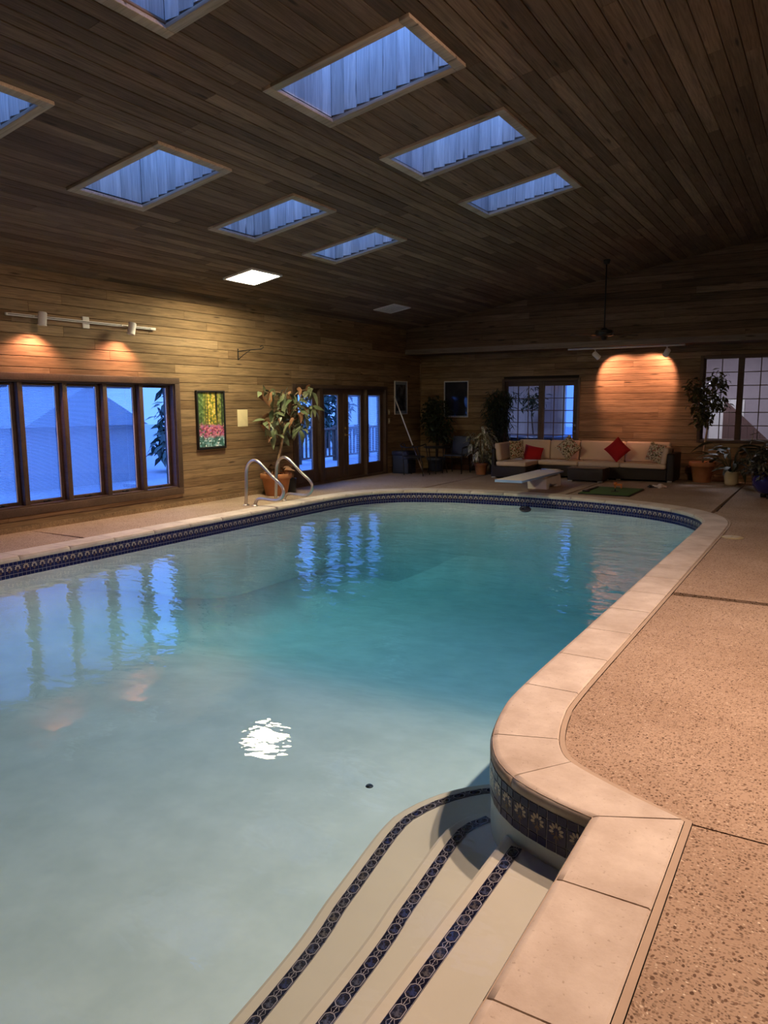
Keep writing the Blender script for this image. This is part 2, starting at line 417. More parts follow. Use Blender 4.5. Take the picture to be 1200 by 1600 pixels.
def clad(parent, mt, org, ax, ay, az, u0, u1, v0, v1, W, holes, lmin=1.5, lmax=3.6, T=.02, vtop=None, rng=random.Random(3)):
    """rows of boards in the plane org + u*ax + v*ay, facing az; holes = (u0,u1,v0,v1)"""
    n = max(1, round((v1-v0)/W)); W = (v1-v0)/n; res = []
    for i in range(n):
        v = v0+(i+.5)*W; hs = [(h[0], h[1]) for h in holes if h[2] < v+W*.3 and h[3] > v-W*.3]
        a, b = u0, u1
        if vtop: a = max(a, vtop(v))
        if b-a < .05: continue
        for x, L in row_cuts(a, b, hs, lmin, lmax, rng): res.append((x, L, v, W))
    if parent is None: return res
    for x, L, v, W in res:
        link('board', board_mesh(L, W, T, mt), parent, mat=frame_mat(ax, ay, az, Vector(org)+Vector(ax)*x+Vector(ay)*v))
    return res
def holed(b, us, vs, holes, fn):
    """boxes of a slab on the grid us x vs that miss the holes; fn(u0,u1,v0,v1) adds one"""
    us = sorted(set([us[0], us[1]]+[c for h in holes for c in h[:2] if us[0] < c < us[1]])); vs = sorted(set([vs[0], vs[1]]+[c for h in holes for c in h[2:] if vs[0] < c < vs[1]]))
    for a, c in zip(us, us[1:]):
        for d, e in zip(vs, vs[1:]):
            mu, mv = (a+c)/2, (d+e)/2
            if not any(h[0] < mu < h[1] and h[2] < mv < h[3] for h in holes): fn(a, c, d, e)

# ------------------------------------------------------------------ room shell
W1 = (4.72, 8.72, .30, 1.985)          # left window opening (Y0,Y1,Z0,Z1)
D1 = (11.82, 15.31, -.1, 2.01)         # left french doors
D2 = (-6.88, -5.07, -.1, 2.17)         # back french doors (X0,X1,Z0,Z1)
W2 = (-2.47, -1.02, .85, 2.55)         # back window
b = MB(); holed(b, (YN, YB+.2), (-.15, Z0+.02), [W1, D1], lambda a, c, d, e: b.box((XL-.24, a, d), (XL-.021, c, e)))
wall_left = tag(b.build('wall_left', GAP), kind='structure')
clad(wall_left, WALLW, (XL-.02, 0, 0), (0, 1, 0), (0, 0, 1), (1, 0, 0), 1.0, YB, 0, Z0, .1425, [W1, D1])
b = MB(); holed(b, (XL, XR), (-.15, 3.0), [D2, W2], lambda a, c, d, e: b.box((a, YB+.021, d), (c, YB+.2, e)))
wall_back = tag(b.build('wall_back', GAP), kind='structure')
clad(wall_back, WALLW, (0, YB+.02, 0), (1, 0, 0), (0, 0, 1), (0, -1, 0), XL, XR, 0, ZK, .1415, [D2, W2])
# bulkhead (upper part of the back wall stands forward)
b = MB(); b.prism([(XL, ZK), (XR, ZK), (XR, cz(XR)), (XL, cz(XL))], 0, YB+.2-YK-.021, frame_mat((1, 0, 0), (0, 0, 1), (0, 1, 0), (0, YK+.021, 0)))
bulk = tag(b.build('wall_back_upper', GAP), kind='structure')
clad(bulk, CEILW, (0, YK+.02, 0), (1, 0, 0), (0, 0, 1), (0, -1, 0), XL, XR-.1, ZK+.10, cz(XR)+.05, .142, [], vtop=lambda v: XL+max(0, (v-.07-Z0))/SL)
b = MB(); b.box((XL, YK-.045, ZK-.01), (XR, YK+.02, ZK+.105)); tr1 = tag(b.build('trim_1', BEAMW), kind='structure')
b = MB(); b.box((XL, YK+.02, ZK-.012), (XR, YB, ZK)); tag(b.build('trim_2', CEILW), kind='structure')
b = MB(); b.box((XL, YB-.028, 1.9), (XL+.03, YB-.002, ZK-.015)); tag(b.build('trim_3', WALLW), kind='structure')
# the two walls out of the picture
b = MB(); b.box((XR, YN-.2, -.15), (XR+.2, YB+.2, cz(XR)+.3)); tag(b.build('wall_right', WALLW), kind='structure')
b = MB(); b.prism([(XL-.2, -.15), (XR+.2, -.15), (XR+.2, cz(XR)+.1), (XL-.2, cz(XL)+.0)], 0, .2, frame_mat((1, 0, 0), (0, 0, 1), (0, 1, 0), (0, YN-.2, 0))); tag(b.build('wall_near', WALLW), kind='structure')
b = MB(); b.box((XL, 1.0, -.0), (XL+.022, D1[0]-.06, .07)); tag(b.build('baseboard_left', WALLW), kind='structure')

# ceiling with skylight openings
CH[:] = [.0025, .0008]
SN = math.hypot(1, SL); CU = Vector((1, 0, SL))/SN; CD = Vector((SL, 0, -1))/SN
def cv(x): return (x-XL)*SN
TWD = .075                                                          # skylight trim width
sky_outer = [(-6.80, -5.47, 3.15, 4.09), (-6.78, -5.46, 5.14, 6.12), (-6.80, -5.47, 7.14, 8.01), (-6.80, -5.52, 9.04, 9.88),
             (-4.24, -2.86, 3.17, 4.11), (-4.25, -2.865, 5.155, 6.13), (-4.32, -2.93, 7.12, 8.05), (-4.37, -3.03, 9.13, 10.03)]
sky_open = [(a+TWD, c-TWD, d+TWD, e-TWD) for a, c, d, e in sky_outer]; SLABGAP = .03
CM = frame_mat((0, 1, 0), CU, CD, (XL, 0, Z0))
b = MB()
holed(b, (YN, YK+.1), (0, cv(XR)), [(y0-SLABGAP, y1+SLABGAP, cv(x0)-SLABGAP, cv(x1)+SLABGAP) for x0, x1, y0, y1 in sky_open], lambda a, c, d, e: b.box((a, d, -.10), (c, e, 0)))
ceiling = tag(link('ceiling', b.mesh('ceiling', GAP), mat=CM), kind='structure')
rows = clad(None, CEILW, (0, 0, 0), (0, 1, 0), (0, 1, 0), (0, 0, 1), YN, YK, 0, cv(XR), .141, [(y0, y1, cv(x0), cv(x1)) for x0, x1, y0, y1 in sky_open], 1.25, 3.5, rng=random.Random(11))
def shows(r):
    x, L, v, W = r; best = 0
    for t in (.1, .5, .9):
        P = CM @ Vector((x+L*t, v, .02)) - Vector((0, 0, H)); d = P.dot(cf)
        if d < .3: continue
        px, py = 1172.5*P.dot(cr)/d, 1172.5*P.dot(cu)/d
        if abs(px) < 640 and abs(py) < 840: best = max(best, abs(P.normalized().dot(CD))*L*W/P.length_squared)
    return best
rows.sort(key=shows, reverse=True)
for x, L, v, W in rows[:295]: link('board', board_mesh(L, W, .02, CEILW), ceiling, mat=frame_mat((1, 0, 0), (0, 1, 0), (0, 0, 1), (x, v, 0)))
b = MB()
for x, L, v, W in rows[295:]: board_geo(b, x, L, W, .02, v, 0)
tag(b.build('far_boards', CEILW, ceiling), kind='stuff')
# skylights
SLBL = ['skylight at the left edge of the picture, row nearer the windows', 'second skylight of the row nearer the windows, above the left window', 'third skylight of the row nearer the windows', 'farthest skylight of the row nearer the windows, by the ceiling light',
        'skylight cut off by the top edge of the picture', 'largest skylight, at the top centre of the picture', 'middle skylight of the higher row, seen whole', 'farthest skylight of the higher row']
for i, (x0, x1, y0, y1) in enumerate(sky_open):
    s = thing('skylight', SLBL[i], 'skylight', ((x0+x1)/2, (y0+y1)/2, cz((x0+x1)/2)), group='skylights in the plank ceiling', kind='thing')
    hx, hy = (x1-x0)/2, (y1-y0)/2; top = .95
    for k in range(4):                                            # four trim boards around the opening
        q = MB(); tw = TWD
        lo, hi = [((-hx-tw, -hy-tw), (-hx+.012, hy+tw)), ((hx-.012, -hy-tw), (hx+tw, hy+tw)), ((-hx+.012, -hy-tw), (hx-.012, -hy+.012)), ((-hx+.012, hy-.012), (hx-.012, hy+tw))][k]
        q.bbox((lo[0]*SN, lo[1], .0), (hi[0]*SN, hi[1], .032), .004); o = q.build('trim_board', TRIMW, s)
        o.matrix_local = frame_mat(CU, (0, -1, 0), CD, Vector((0, 0, 0))+CD*.018)
    q = MB()
    for lo, hi in [((-hx-.06, -hy-.06), (-hx-.022, hy+.06)), ((hx+.022, -hy-.06), (hx+.06, hy+.06)), ((-hx-.06, -hy-.06), (hx+.06, -hy-.022)), ((-hx-.06, hy+.022), (hx+.06, hy+.06))]:
        q.prism([(lo[0], lo[0]*SL), (hi[0], hi[0]*SL), (hi[0], top+.02), (lo[0], top+.02)], lo[1], hi[1], frame_mat((1, 0, 0), (0, 0, 1), (0, 1, 0), (0, 0, 0)))
    q.build('well_casing', GAP, s)
    n = max(5, round(2*hx/.135)); wx = 2*hx/n; m_ = max(4, round(2*hy/.135)); wy = 2*hy/m_
    for k in range(n):
        cx = -hx+(k+.5)*wx; L = round(top-(cx*SL), 2)
        link('well_board', board_mesh(L, wx, .02, WELLW), s, mat=frame_mat((0, 0, 1), (1, 0, 0), (0, 1, 0), (cx, -hy-.02, cx*SL)))
        link('well_board', board_mesh(L, wx, .02, WELLW), s, mat=frame_mat((0, 0, 1), (-1, 0, 0), (0, -1, 0), (cx, hy+.02, cx*SL)))
    for k in range(m_):
        cy = -hy+(k+.5)*wy
        link('well_board', board_mesh(round(top+hx*SL, 2), wy, .02, WELLW), s, mat=frame_mat((0, 0, 1), (0, -1, 0), (1, 0, 0), (-hx-.02, cy, -hx*SL)))
        link('well_board', board_mesh(round(top-hx*SL, 2), wy, .02, WELLW), s, mat=frame_mat((0, 0, 1), (0, 1, 0), (-1, 0, 0), (hx+.02, cy, hx*SL)))
    q = MB(); q.box((-hx-.05, -hy-.05, top+.021), (hx+.05, hy+.05, top+.03)); q.build('pane', CLEARG, s)

# ------------------------------------------------------------------ pool outline, deck, coping
main_pts = [(-.735, 2.82), (-.90, 2.865), (-1.07, 2.935), (-1.17, 3.005), (-1.27, 3.115), (-1.37, 3.32), (-1.45, 3.66), (-1.48, 4.06), (-1.48, 5.5), (-1.48, 9.0), (-1.48, 10.5), (-1.52, 11.2), (-1.72, 11.72), (-2.13, 12.2), (-2.8, 12.57), (-3.79, 12.82), (-4.86, 12.9),
            (-5.9, 12.82), (-6.6, 12.62), (-7.1, 12.3), (-7.42, 11.83), (-7.58, 11.2), (-7.62, 10.4), (-7.62, 8.5), (-7.62, 4), (-7.62, 1.5), (-7.62, -1.0)]
near_pts = [(-7.62, -1.0), (-.735, -1.0)]; step_pts = [(-.735, -1.0), (-.735, 2.82)]
PM = Path(smooth_path([Vector(p) for p in main_pts], .06)); PN = Path([Vector(p) for p in near_pts]); PS = Path([Vector(p) for p in step_pts])
CW = .325
JV = Vector((.325, .16))                                           # the diagonal joint at the corner of the step bay
def outv(path, d):
    p, t, n = path.at(d); v = n*CW
    if path is PM and d < .42: k = d/.42; v = JV*(1-k)+v*k
    if path is PS and d > 3.36: k = (d-3.36)/.46; v = JV*k+v*(1-k)
    return p, v/CW
def off(path, d, o):
    p, v = outv(path, d); return p+v*o
# deck slabs between joints
outer = [(d, off(PM, d, CW+.032)) for d in [PM.L*i/500 for i in range(501)]]
def outer_between(a, c): return [tuple(p) for d, p in outer if a <= d <= c]
def d_where(fn): return min(outer, key=lambda e: fn(e[1]))[0]
dJ2 = d_where(lambda p: abs(p.y-6.77)+(10 if p.x < -3 else 0)); dJ3 = d_where(lambda p: abs(p.x+1.5)+(10 if p.y < 9 else 0))
dJ4 = d_where(lambda p: abs(p.x+4.12)+(10 if p.y < 9 else 0)); dJ5 = d_where(lambda p: abs(p.x+6.9)+(10 if p.y < 9 else 0))
dJ6 = d_where(lambda p: abs(p.y-6.02)+(10 if p.x > -3 else 0))
e = .005; xo = -.735+CW+.032; c0 = outer[0][1]
slabs = [
    [(XR, 2.98-e), (xo, 2.98-e), (xo, -1-CW), (XR, -1-CW)],
    [(XR, 2.98+e)] + [(XR, 6.77-e)] + [tuple(p) for p in reversed([q for d, q in outer if d < dJ2 and q.y < 6.77-e and q.x < xo])] + [(xo, 2.98+e)],
    [(XR, 6.77+e), (XR, YB), (-1.5+e, YB)] + [p for p in reversed(outer_between(dJ2, dJ3)) if p[1] > 6.77+e and p[0] > -1.5+e],
    [(-1.5-e, YB), (-4.12+e, YB)] + [p for p in reversed(outer_between(dJ3, dJ4)) if -4.12+e < p[0] < -1.5-e],
    [(-4.12-e, YB), (-6.9+e, YB)] + [p for p in reversed(outer_between(dJ4, dJ5)) if -6.9+e < p[0] < -4.12-e],
    [(-6.9-e, YB), (XL, YB), (XL, 6.02+e)] + [p for p in reversed(outer_between(dJ5, dJ6)) if p[0] < -6.9-e and p[1] > 6.02+e],
    [(XL, 6.02-e), (XL, -1-CW)] + [p for p in reversed(outer_between(dJ6, PM.L)) if p[1] < 6.02-e],
    [(XL, -1-CW-e), (XL, YN), (XR, YN), (XR, -1-CW-e)]]
b = MB()
b.box((XL-.2, -1.3, -.30), (-7.98, YB+.2, -.04)); b.box((-1.1, 3.3, -.3), (XR+.2, YB+.2, -.04)); b.box((-.40, -1.3, -.3), (XR+.2, 3.3, -.04)); b.box((-7.98, 13.25, -.3), (-1.1, YB+.2, -.04)); b.box((XL-.2, YN-.2, -.3), (XR+.2, -1.3, -.04))
b.box((-1.75, 12.3, -.30), (-1.1, 13.25, -.062)); b.box((-7.98, 12.75, -.30), (-6.75, 13.25, -.062))  # extra boxes added under the deck joints, keeping out sky light from beneath
floor = tag(b.build('floor', GAP), kind='structure')
for poly in slabs:
    bm = bmesh.new(); vs = [bm.verts.new((x, y, 0)) for x, y in poly]; f = bm.faces.new(vs)
    if f.normal.z < 0 or sum(poly[i][0]*poly[(i+1) % len(poly)][1]-poly[(i+1) % len(poly)][0]*poly[i][1] for i in range(len(poly))) < 0: bmesh.ops.reverse_faces(bm, faces=[f])
    r = bmesh.ops.extrude_face_region(bm, geom=[f]); bmesh.ops.translate(bm, vec=(0, 0, -.06), verts=[v for v in r['geom'] if isinstance(v, bmesh.types.BMVert)])
    bmesh.ops.recalc_face_normals(bm, faces=bm.faces); bmesh.ops.triangulate(bm, faces=[f for f in bm.faces if len(f.verts) > 4])
    me = bpy.data.meshes.new('deck_slab'); bm.to_mesh(me); bm.free(); me.materials.append(AGG); link('deck_slab', me, floor)
# sealant bead between coping and deck
sl = MB()
for path in (PM, PS, PN):
    n = max(2, int(path.L/.08))
    for i in range(n):
        q = [off(path, path.L*(i+k)/n, CW+o) for k, o in ((0, .003), (1, .003), (1, .0295), (0, .0295))]
        sl.add([(p.x, p.y, .005) for p in q], [(0, 3, 2, 1)])
sl.build('joint_sealant', SEAL, floor)
# coping stones
cope = thing('pool_coping', 'pale stone coping edge running all around the pool', 'pool edge', (0, 0, 0))
PROF = [(CW, -.045), (CW, .006), (CW-.008, .014), (.03, .014), (.012, .010), (-.002, -.002), (-.008, -.016), (-.008, -.034), (-.002, -.045)]
def stone(path, a, c, enda=None, endb=None):
    q = MB(); n = max(1, int((c-a)/.06)); g = .0035; k = len(PROF)
    for i in range(n+1):
        d = a+g+(c-a-2*g)*i/n; p, nn = outv(path, d)
        for o, z in PROF: q.v.append((p.x+nn.x*o, p.y+nn.y*o, z))
    for i in range(n):
        for j in range(k):
            q.f.append((i*k+j, i*k+(j+1) % k, (i+1)*k+(j+1) % k, (i+1)*k+j)); q.mi.append(0); q.sm.append(2 < j < 7)
    q.f.append(tuple(range(k-1, -1, -1))); q.f.append(tuple(n*k+j for j in range(k))); q.mi += [0, 0]; q.sm += [False, False]
    bm = bmesh.new(); me = q.mesh('coping_stone', COPE); bm.from_mesh(me); bmesh.ops.recalc_face_normals(bm, faces=bm.faces); bm.to_mesh(me); bm.free()
    return link('coping_stone', me, cope)
def dy(y): return min((d for d, p in outer), key=lambda d: abs(PM.at(d)[0].y-y)+(10 if PM.at(d)[0].x < -3 else 0)+(5 if PM.at(d)[0].x > -1.3 and y > 3.2 else 0))
dj = [0.0, .42, dy(3.32)] ; d4 = dy(4.05); dj += [d4]
while dj[-1] < PM.L-.9: dj.append(dj[-1]+.64)
dj.append(PM.L)
for a, c in zip(dj, dj[1:]): stone(PM, a, c)
for a, c in zip([0, .6, 1.2, 1.8, 2.75, 3.36], [.6, 1.2, 1.8, 2.75, 3.36, 3.82]): stone(PS, a, c)
for i in range(11): stone(PN, PN.L*i/11, PN.L*(i+1)/11)
mor = MB()
for path in (PM, PS, PN):
    n = max(2, int(path.L/.08))
    for i in range(n):
        a0, a1 = path.L*i/n, path.L*(i+1)/n; q = [off(path, d, o) for d, o in ((a0, .004), (a1, .004), (a1, CW), (a0, CW))]
        mor.add([(p.x, p.y, z) for z in (-.05, .006) for p in q], [(4, 7, 6, 5), (0, 1, 5, 4), (0, 3, 2, 1), (2, 3, 7, 6)])
for path in (PM, PS, PN):                                          # strip added under the coping joint to block sky light from below
    n = max(2, int(path.L/.1))
    for i in range(n):
        a0, a1 = path.L*i/n, path.L*(i+1)/n; q = [off(path, d, o) for d, o in ((a0, CW-.05), (a1, CW-.05), (a1, CW+.4), (a0, CW+.4))]
        mor.add([(p.x, p.y, z) for z in (-.32, -.052) for p in q], [(4, 7, 6, 5), (0, 1, 5, 4), (0, 3, 2, 1), (2, 3, 7, 6)])
mor.build('mortar_and_light_block', SEAL, cope)

# ------------------------------------------------------------------ basin, steps, tiles, water
pool = thing('swimming_pool', 'large indoor swimming pool with pale plaster and blue tile border', 'swimming pool')
def floor_z(y): 
    t = max(0, min(1, (y-4.6)/(8.6-4.6))); t = t*t*(3-2*t); return -.98 - .85*t
def loop_pts():
    r = [PM.at(PM.L*i/420)[0] for i in range(421)] + [PN.at(PN.L*i/20)[0] for i in range(1, 20)] + [PS.at(PS.L*i/20)[0] for i in range(0, 20)]
    return r
LP = loop_pts(); n = len(LP)
b = MB(); b.v = [(p.x, p.y, -.02) for p in LP] + [(p.x, p.y, -2.0) for p in LP]
for i in range(n): b.f.append((i, n+i, n+(i+1) % n, (i+1) % n)); b.mi.append(0); b.sm.append(True)
gx, gy = 72, 110; base = len(b.v)
for j in range(gy+1):
    y = -1.2+14.4*j/gy
    for i in range(gx+1): 
        x = -7.8+7.2*i/gx; ed = min(1, max(0, 1-min(x+7.6, 12.75-y, 2)/.8)); b.v.append((x, y, floor_z(y)+.6*(1-math.sqrt(1-ed*ed))))
for j in range(gy):
    for i in range(gx): k = base+j*(gx+1)+i; b.f.append((k, k+1, k+gx+2, k+gx+1)); b.mi.append(0); b.sm.append(True)
b.build('basin', PLAST, pool)
# three submerged steps: nose lines (water-bent positions as they read through the surface)
STEPS = [(-.29, [(-1.08, -1.0), (-1.08, 1.5), (-1.08, 2.925)]),
         (-.41, [(-1.29, -1.0), (-1.335, 1.81), (-1.38, 2.5), (-1.42, 3.0), (-1.405, 3.16), (-1.35, 3.27)]),
         (-.50, [(-1.46, -1.0), (-1.61, 1.77), (-1.70, 2.5), (-1.775, 3.05), (-1.765, 3.25), (-1.69, 3.46), (-1.59, 3.61), (-1.475, 3.72)])]
octm = None
def mosaic_mesh():
    q = MB(); L, W = .098, .052
    q.cur = 0; q.box((-L/2, -W/2, 0), (L/2, W/2, .003))
    def octo(lx, ly, c): return [(-lx, -ly+c), (-lx+c, -ly), (lx-c, -ly), (lx, -ly+c), (lx, ly-c), (lx-c, ly), (-lx+c, ly), (-lx, ly-c)]
    A, B_ = octo(.033, .0215, .0125), octo(.0302, .0190, .0115)
    q.cur = 1; vs = [(x, y, .0042) for x, y in A]+[(x, y, .0042) for x, y in B_]; q.add(vs, [(i, (i+1) % 8, 8+(i+1) % 8, 8+i) for i in range(8)])
    q.cur = 2; q.add([(x, y, .0040) for x, y in octo(.0265, .0155, .0095)], [tuple(range(8))])
    q.cur = 1
    for sx_ in (-1, 1):
        for sy_ in (-1, 1):                                        # fine grout lines from the octagon to the next tile
            p = Vector((sx_*.032, sy_*.004)); r = Vector((sx_*.049, sy_*.015)); d = Vector((-(r-p).y, (r-p).x)).normalized()*.0008
            q.add([(*(p-d), .004), (*(r-d), .004), (*(r+d), .004), (*(p+d), .004)], [(0, 1, 2, 3)])
        q.add([(sx_*.034, -.0012, .0041), (sx_*.049, -.0012, .0041), (sx_*.049, .0012, .0041), (sx_*.034, .0012, .0041)], [(0, 1, 2, 3)])
        q.add([(-.049, sx_*.0262, .0038), (.049, sx_*.0262, .0038), (.049, sx_*.0248, .0038), (-.049, sx_*.0248, .0038)], [(0, 1, 2, 3)])
    for i in range(len(q.v)): pass
    return q.mesh('mosaic_tile', [plain('dark_navy_mosaic', (.0035, .004, .020), .3, spec=.3), GROUT, OCTC])
octm = mosaic_mesh()
for z, pts in STEPS:
    path = Path(smooth_path([Vector(p) for p in pts], .05))
    def loop(o, z_):
        pts_ = [path.at(path.L*i/60) for i in range(61)]; pts_ = [p-nn*o for p, t_, nn in pts_]
        pts_.append(pts_[-1]+(Vector((.25, .02)) if z < -.3 else Vector((0, .25))))
        return [(p.x, p.y, z_) for p in pts_]+[(-.55, pts_[-1].y, z_), (-.55, -1.0, z_)]
    bm = bmesh.new(); rings = [[bm.verts.new(v) for v in loop(o, z_)] for o, z_ in ((.066, z), (.080, z-.005), (.086, z-.018), (.086, z-1.0))]
    bm.faces.new(rings[0])
    for ra, rb in zip(rings, rings[1:]):
        for i in range(len(ra)): k2 = (i+1) % len(ra); bm.faces.new((ra[i], rb[i], rb[k2], ra[k2]))
    bmesh.ops.recalc_face_normals(bm, faces=bm.faces); bmesh.ops.triangulate(bm, faces=[f for f in bm.faces if len(f.verts) > 4])
    me = bpy.data.meshes.new('step'); bm.to_mesh(me); bm.free(); me.materials.append(STEPM); st = link('step', me, pool)
    k = int((path.L-.02)/.1); 
    for i in range(k):
        p, t, nn = path.at(path.L-.055-.1*i)
        if p.y < .3: break
        link('mosaic_tile', octm, st, mat=frame_mat((t.x, t.y, 0), (-t.y, t.x, 0), (0, 0, 1), (p.x, p.y, z)))
# waterline tile band
def flower_mesh():
    q = MB(); W, Hh = .0945, .087
    q.cur = 0; q.box((-W/2, -Hh/2, 0), (W/2, Hh/2, .005))
    def petal(c, a, l, w_, mi):
        q.cur = mi; pts = []
        for k in range(6):
            t = 2*PI*k/6; x, y = l*math.cos(t), w_*math.sin(t); pts.append((c[0]+x*math.cos(a)-y*math.sin(a), c[1]+x*math.sin(a)+y*math.cos(a), .0062))
        q.add(pts, [tuple(range(6))])
    for i in range(7):
        a = math.radians(-15+35*i); petal((.026*math.cos(a), .012+.026*math.sin(a)), a, .013, .0068, 1)
    for i in range(4):
        a = math.radians(200+47*i); petal((.019*math.cos(a), .002+.019*math.sin(a)), a, .010, .004, 2)
    q.cur = 2; q.add([(-.0025, -.04, .006), (.0025, -.04, .006), (.0025, .012, .006), (-.0025, .012, .006)], [(0, 1, 2, 3)])
    return q.mesh('flower_tile', [NAVY, CREAMT, BROWNT])
FM = flower_mesh(); q = MB(); q.box((-.0222, -.0182, 0), (.0222, .0182, .005)); SM_ = q.mesh('small_tile', NAVY); SM2 = q.mesh('small_tile', NAVY)
stuff = MB(); grout = MB(); nf = ns = 0; T0 = -.044
def tmat(p, t, n, z, du=0): return frame_mat((t.x, t.y, 0), (0, 0, 1), (-n.x*-1*-1, -n.y, 0), (p.x+t.x*du-n.x*.002, p.y+t.y*du-n.y*.002, z))
def tile_mat(p, t, n, z, du): # local x along wall, y up, z into the pool
    zz = Vector((-n.x, -n.y, 0)); yy = Vector((0, 0, 1)); xx = yy.cross(zz)
    return frame_mat(xx, yy, zz, Vector((p.x, p.y, z))+Vector((t.x, t.y, 0))*du+zz*.001)
cols = []
for path, a, c in ((PM, 0, PM.L), (PS, 0, PS.L), (PN, 0, PN.L)):
    k = int((c-a)/.1)
    for i in range(k):
        p, t, nn = path.at(a+.05+(c-a-.1*k)/2+.1*i); cols.append((path, p, t, nn))
def colscore(e_):
    path, p, t, nn = e_; d = Vector((p.x, p.y, -H)); vis = max(0, Vector((-nn.x, -nn.y, 0)).dot(-d.normalized()))
    return vis/d.length_squared if p.y > 1.2 else 0
cols.sort(key=colscore, reverse=True)
for i, (path, p, t, nn) in enumerate(cols):
    zt, zf, zb = T0-.0205, T0-.041-.0462, T0-.041-.0925-.0205
    if i < 270 and colscore(cols[i]) > 0: link('flower_tile', FM, pool, mat=tile_mat(p, t, nn, zf, 0)); nf += 1
    else: M_ = tile_mat(p, t, nn, zf, 0); stuff.box((-.047, -.0435, 0), (.047, .0435, .005), M_)
    for du in (-.025, .025):
        for z in (zt, zb):
            if ns < 296 and colscore(cols[i]) > 0: link('small_tile', SM_, pool, mat=tile_mat(p, t, nn, z, du)); ns += 1
            else: stuff.box((-.0222, -.0182, 0), (.0222, .0182, .005), tile_mat(p, t, nn, z, du))
    M_ = tile_mat(p, t, nn, zf, 0); grout.add([M_ @ Vector(v) for v in ((-.051, -.087, .0018), (.051, -.087, .0018), (.051, .087, .0018), (-.051, .087, .0018))], [(0, 1, 2, 3)])
tag(stuff.build('small_tiles', NAVY, pool), kind='stuff'); grout.build('grout', GROUT, pool)
# fittings under water
q = MB(); q.lathe([(.0, .012), (.015, .012), (.024, .006), (.028, 0)], 20, (-2.61, 4.13, floor_z(4.13))); q.build('floor_drain', DARKM, pool)
q = MB(); q.lathe([(.03, .015), (.045, .03), (.10, .02), (.115, 0)], 24, mat=frame_mat((1, 0, 0), (0, 0, .5), (0, -1, 0), (-4.75, 12.895, -.262))); q.build('return_fitting', DARKM, pool)
# water
WP = [PM.at(PM.L*i/420) for i in range(421)]+[PN.at(PN.L*i/20) for i in range(1, 20)]+[PS.at(PS.L*i/20) for i in range(0, 20)]
poly = [(p+nn*.012) for p, t, nn in WP]
bm = bmesh.new(); f = bm.faces.new([bm.verts.new((p.x, p.y, WATER)) for p in poly]); f.normal_update()
if f.normal.z < 0: bmesh.ops.reverse_faces(bm, faces=[f])
r = bmesh.ops.extrude_face_region(bm, geom=[f]); bmesh.ops.translate(bm, vec=(0, 0, -2.4), verts=[v for v in r['geom'] if isinstance(v, bmesh.types.BMVert)])
bmesh.ops.recalc_face_normals(bm, faces=bm.faces); bmesh.ops.triangulate(bm, faces=[f for f in bm.faces if len(f.verts) > 4])
me = bpy.data.meshes.new('water'); bm.to_mesh(me); bm.free(); me.materials.append(WATERM)
tag(link('water', me), 'clear teal pool water with gently rippled surface', 'water', kind='stuff')
q = MB(); q.lathe([(.0, .012), (.11, .012), (.125, .006), (.13, .0)], 28); q.lathe([(.0, .016), (.015, .016), (.018, .012)], 10)
q.build('skimmer_lid', CREAMP, pool, (-1.0, 9.96, .001))
# ------------------------------------------------------------------ lamps
def spot_lamp(name, loc, target, watts, size, blend, col, r=.03, parent=None):
    ld = bpy.data.lights.new(name, 'SPOT'); ld.energy = watts; ld.spot_size = math.radians(size); ld.spot_blend = blend; ld.color = col; ld.shadow_soft_size = r
    o = bpy.data.objects.new(name, ld); COL.objects.link(o)
    d = (Vector(target)-Vector(loc)).normalized(); o.matrix_world = Matrix.Translation(loc) @ d.to_track_quat('-Z', 'Y').to_matrix().to_4x4()
    if parent:
        mw = o.matrix_world.copy(); o.parent = parent; o.matrix_parent_inverse = Matrix.Identity(4); o.matrix_local = Matrix.Translation(parent.location).inverted() @ mw
    return o
def head(parent, base, pivot, aim, watts, size, blend, col, r_=.052, L=.16, lampr=.03):
    """a cylindrical track head: hangs on a stem from base, pivots at pivot, points to aim (coords relative to parent)"""
    base, pivot, aim = Vector(base), Vector(pivot), Vector(aim); d = (aim-pivot).normalized(); Q = d.to_track_quat('Z', 'Y').to_matrix().to_4x4(); Q.translation = pivot
    q = MB(); prof = [(.0, -L*.45), (r_*.8, -L*.45), (r_, -L*.36), (r_, L*.5), (r_*1.06, L*.52), (r_*1.06, L*.57), (r_*.9, L*.57), (r_*.86, L*.2), (0, L*.18)]
    q.lathe(prof, 24, mat=Q)
    for k in (-.25, -.15, -.05): q.lathe([(r_*1.015, L*k-.002), (r_*1.03, L*k), (r_*1.015, L*k+.002)], 20, mat=Q)
    h = q.build('spot_head', WHITE, parent)
    q = MB(); q.tube([base, base.lerp(pivot, .55), pivot], .009, 8); q.bbox(tuple(base-Vector((.022, .03, .006))), tuple(base+Vector((.022, .03, .012))), .004); q.build('stem', WHITE, h)
    pl = parent.location
    spot_lamp('spot_lamp', pl+pivot+d*L*.60, pl+aim, watts, size, blend, col, lampr, parent)
WARM = (1.0, .45, .29)
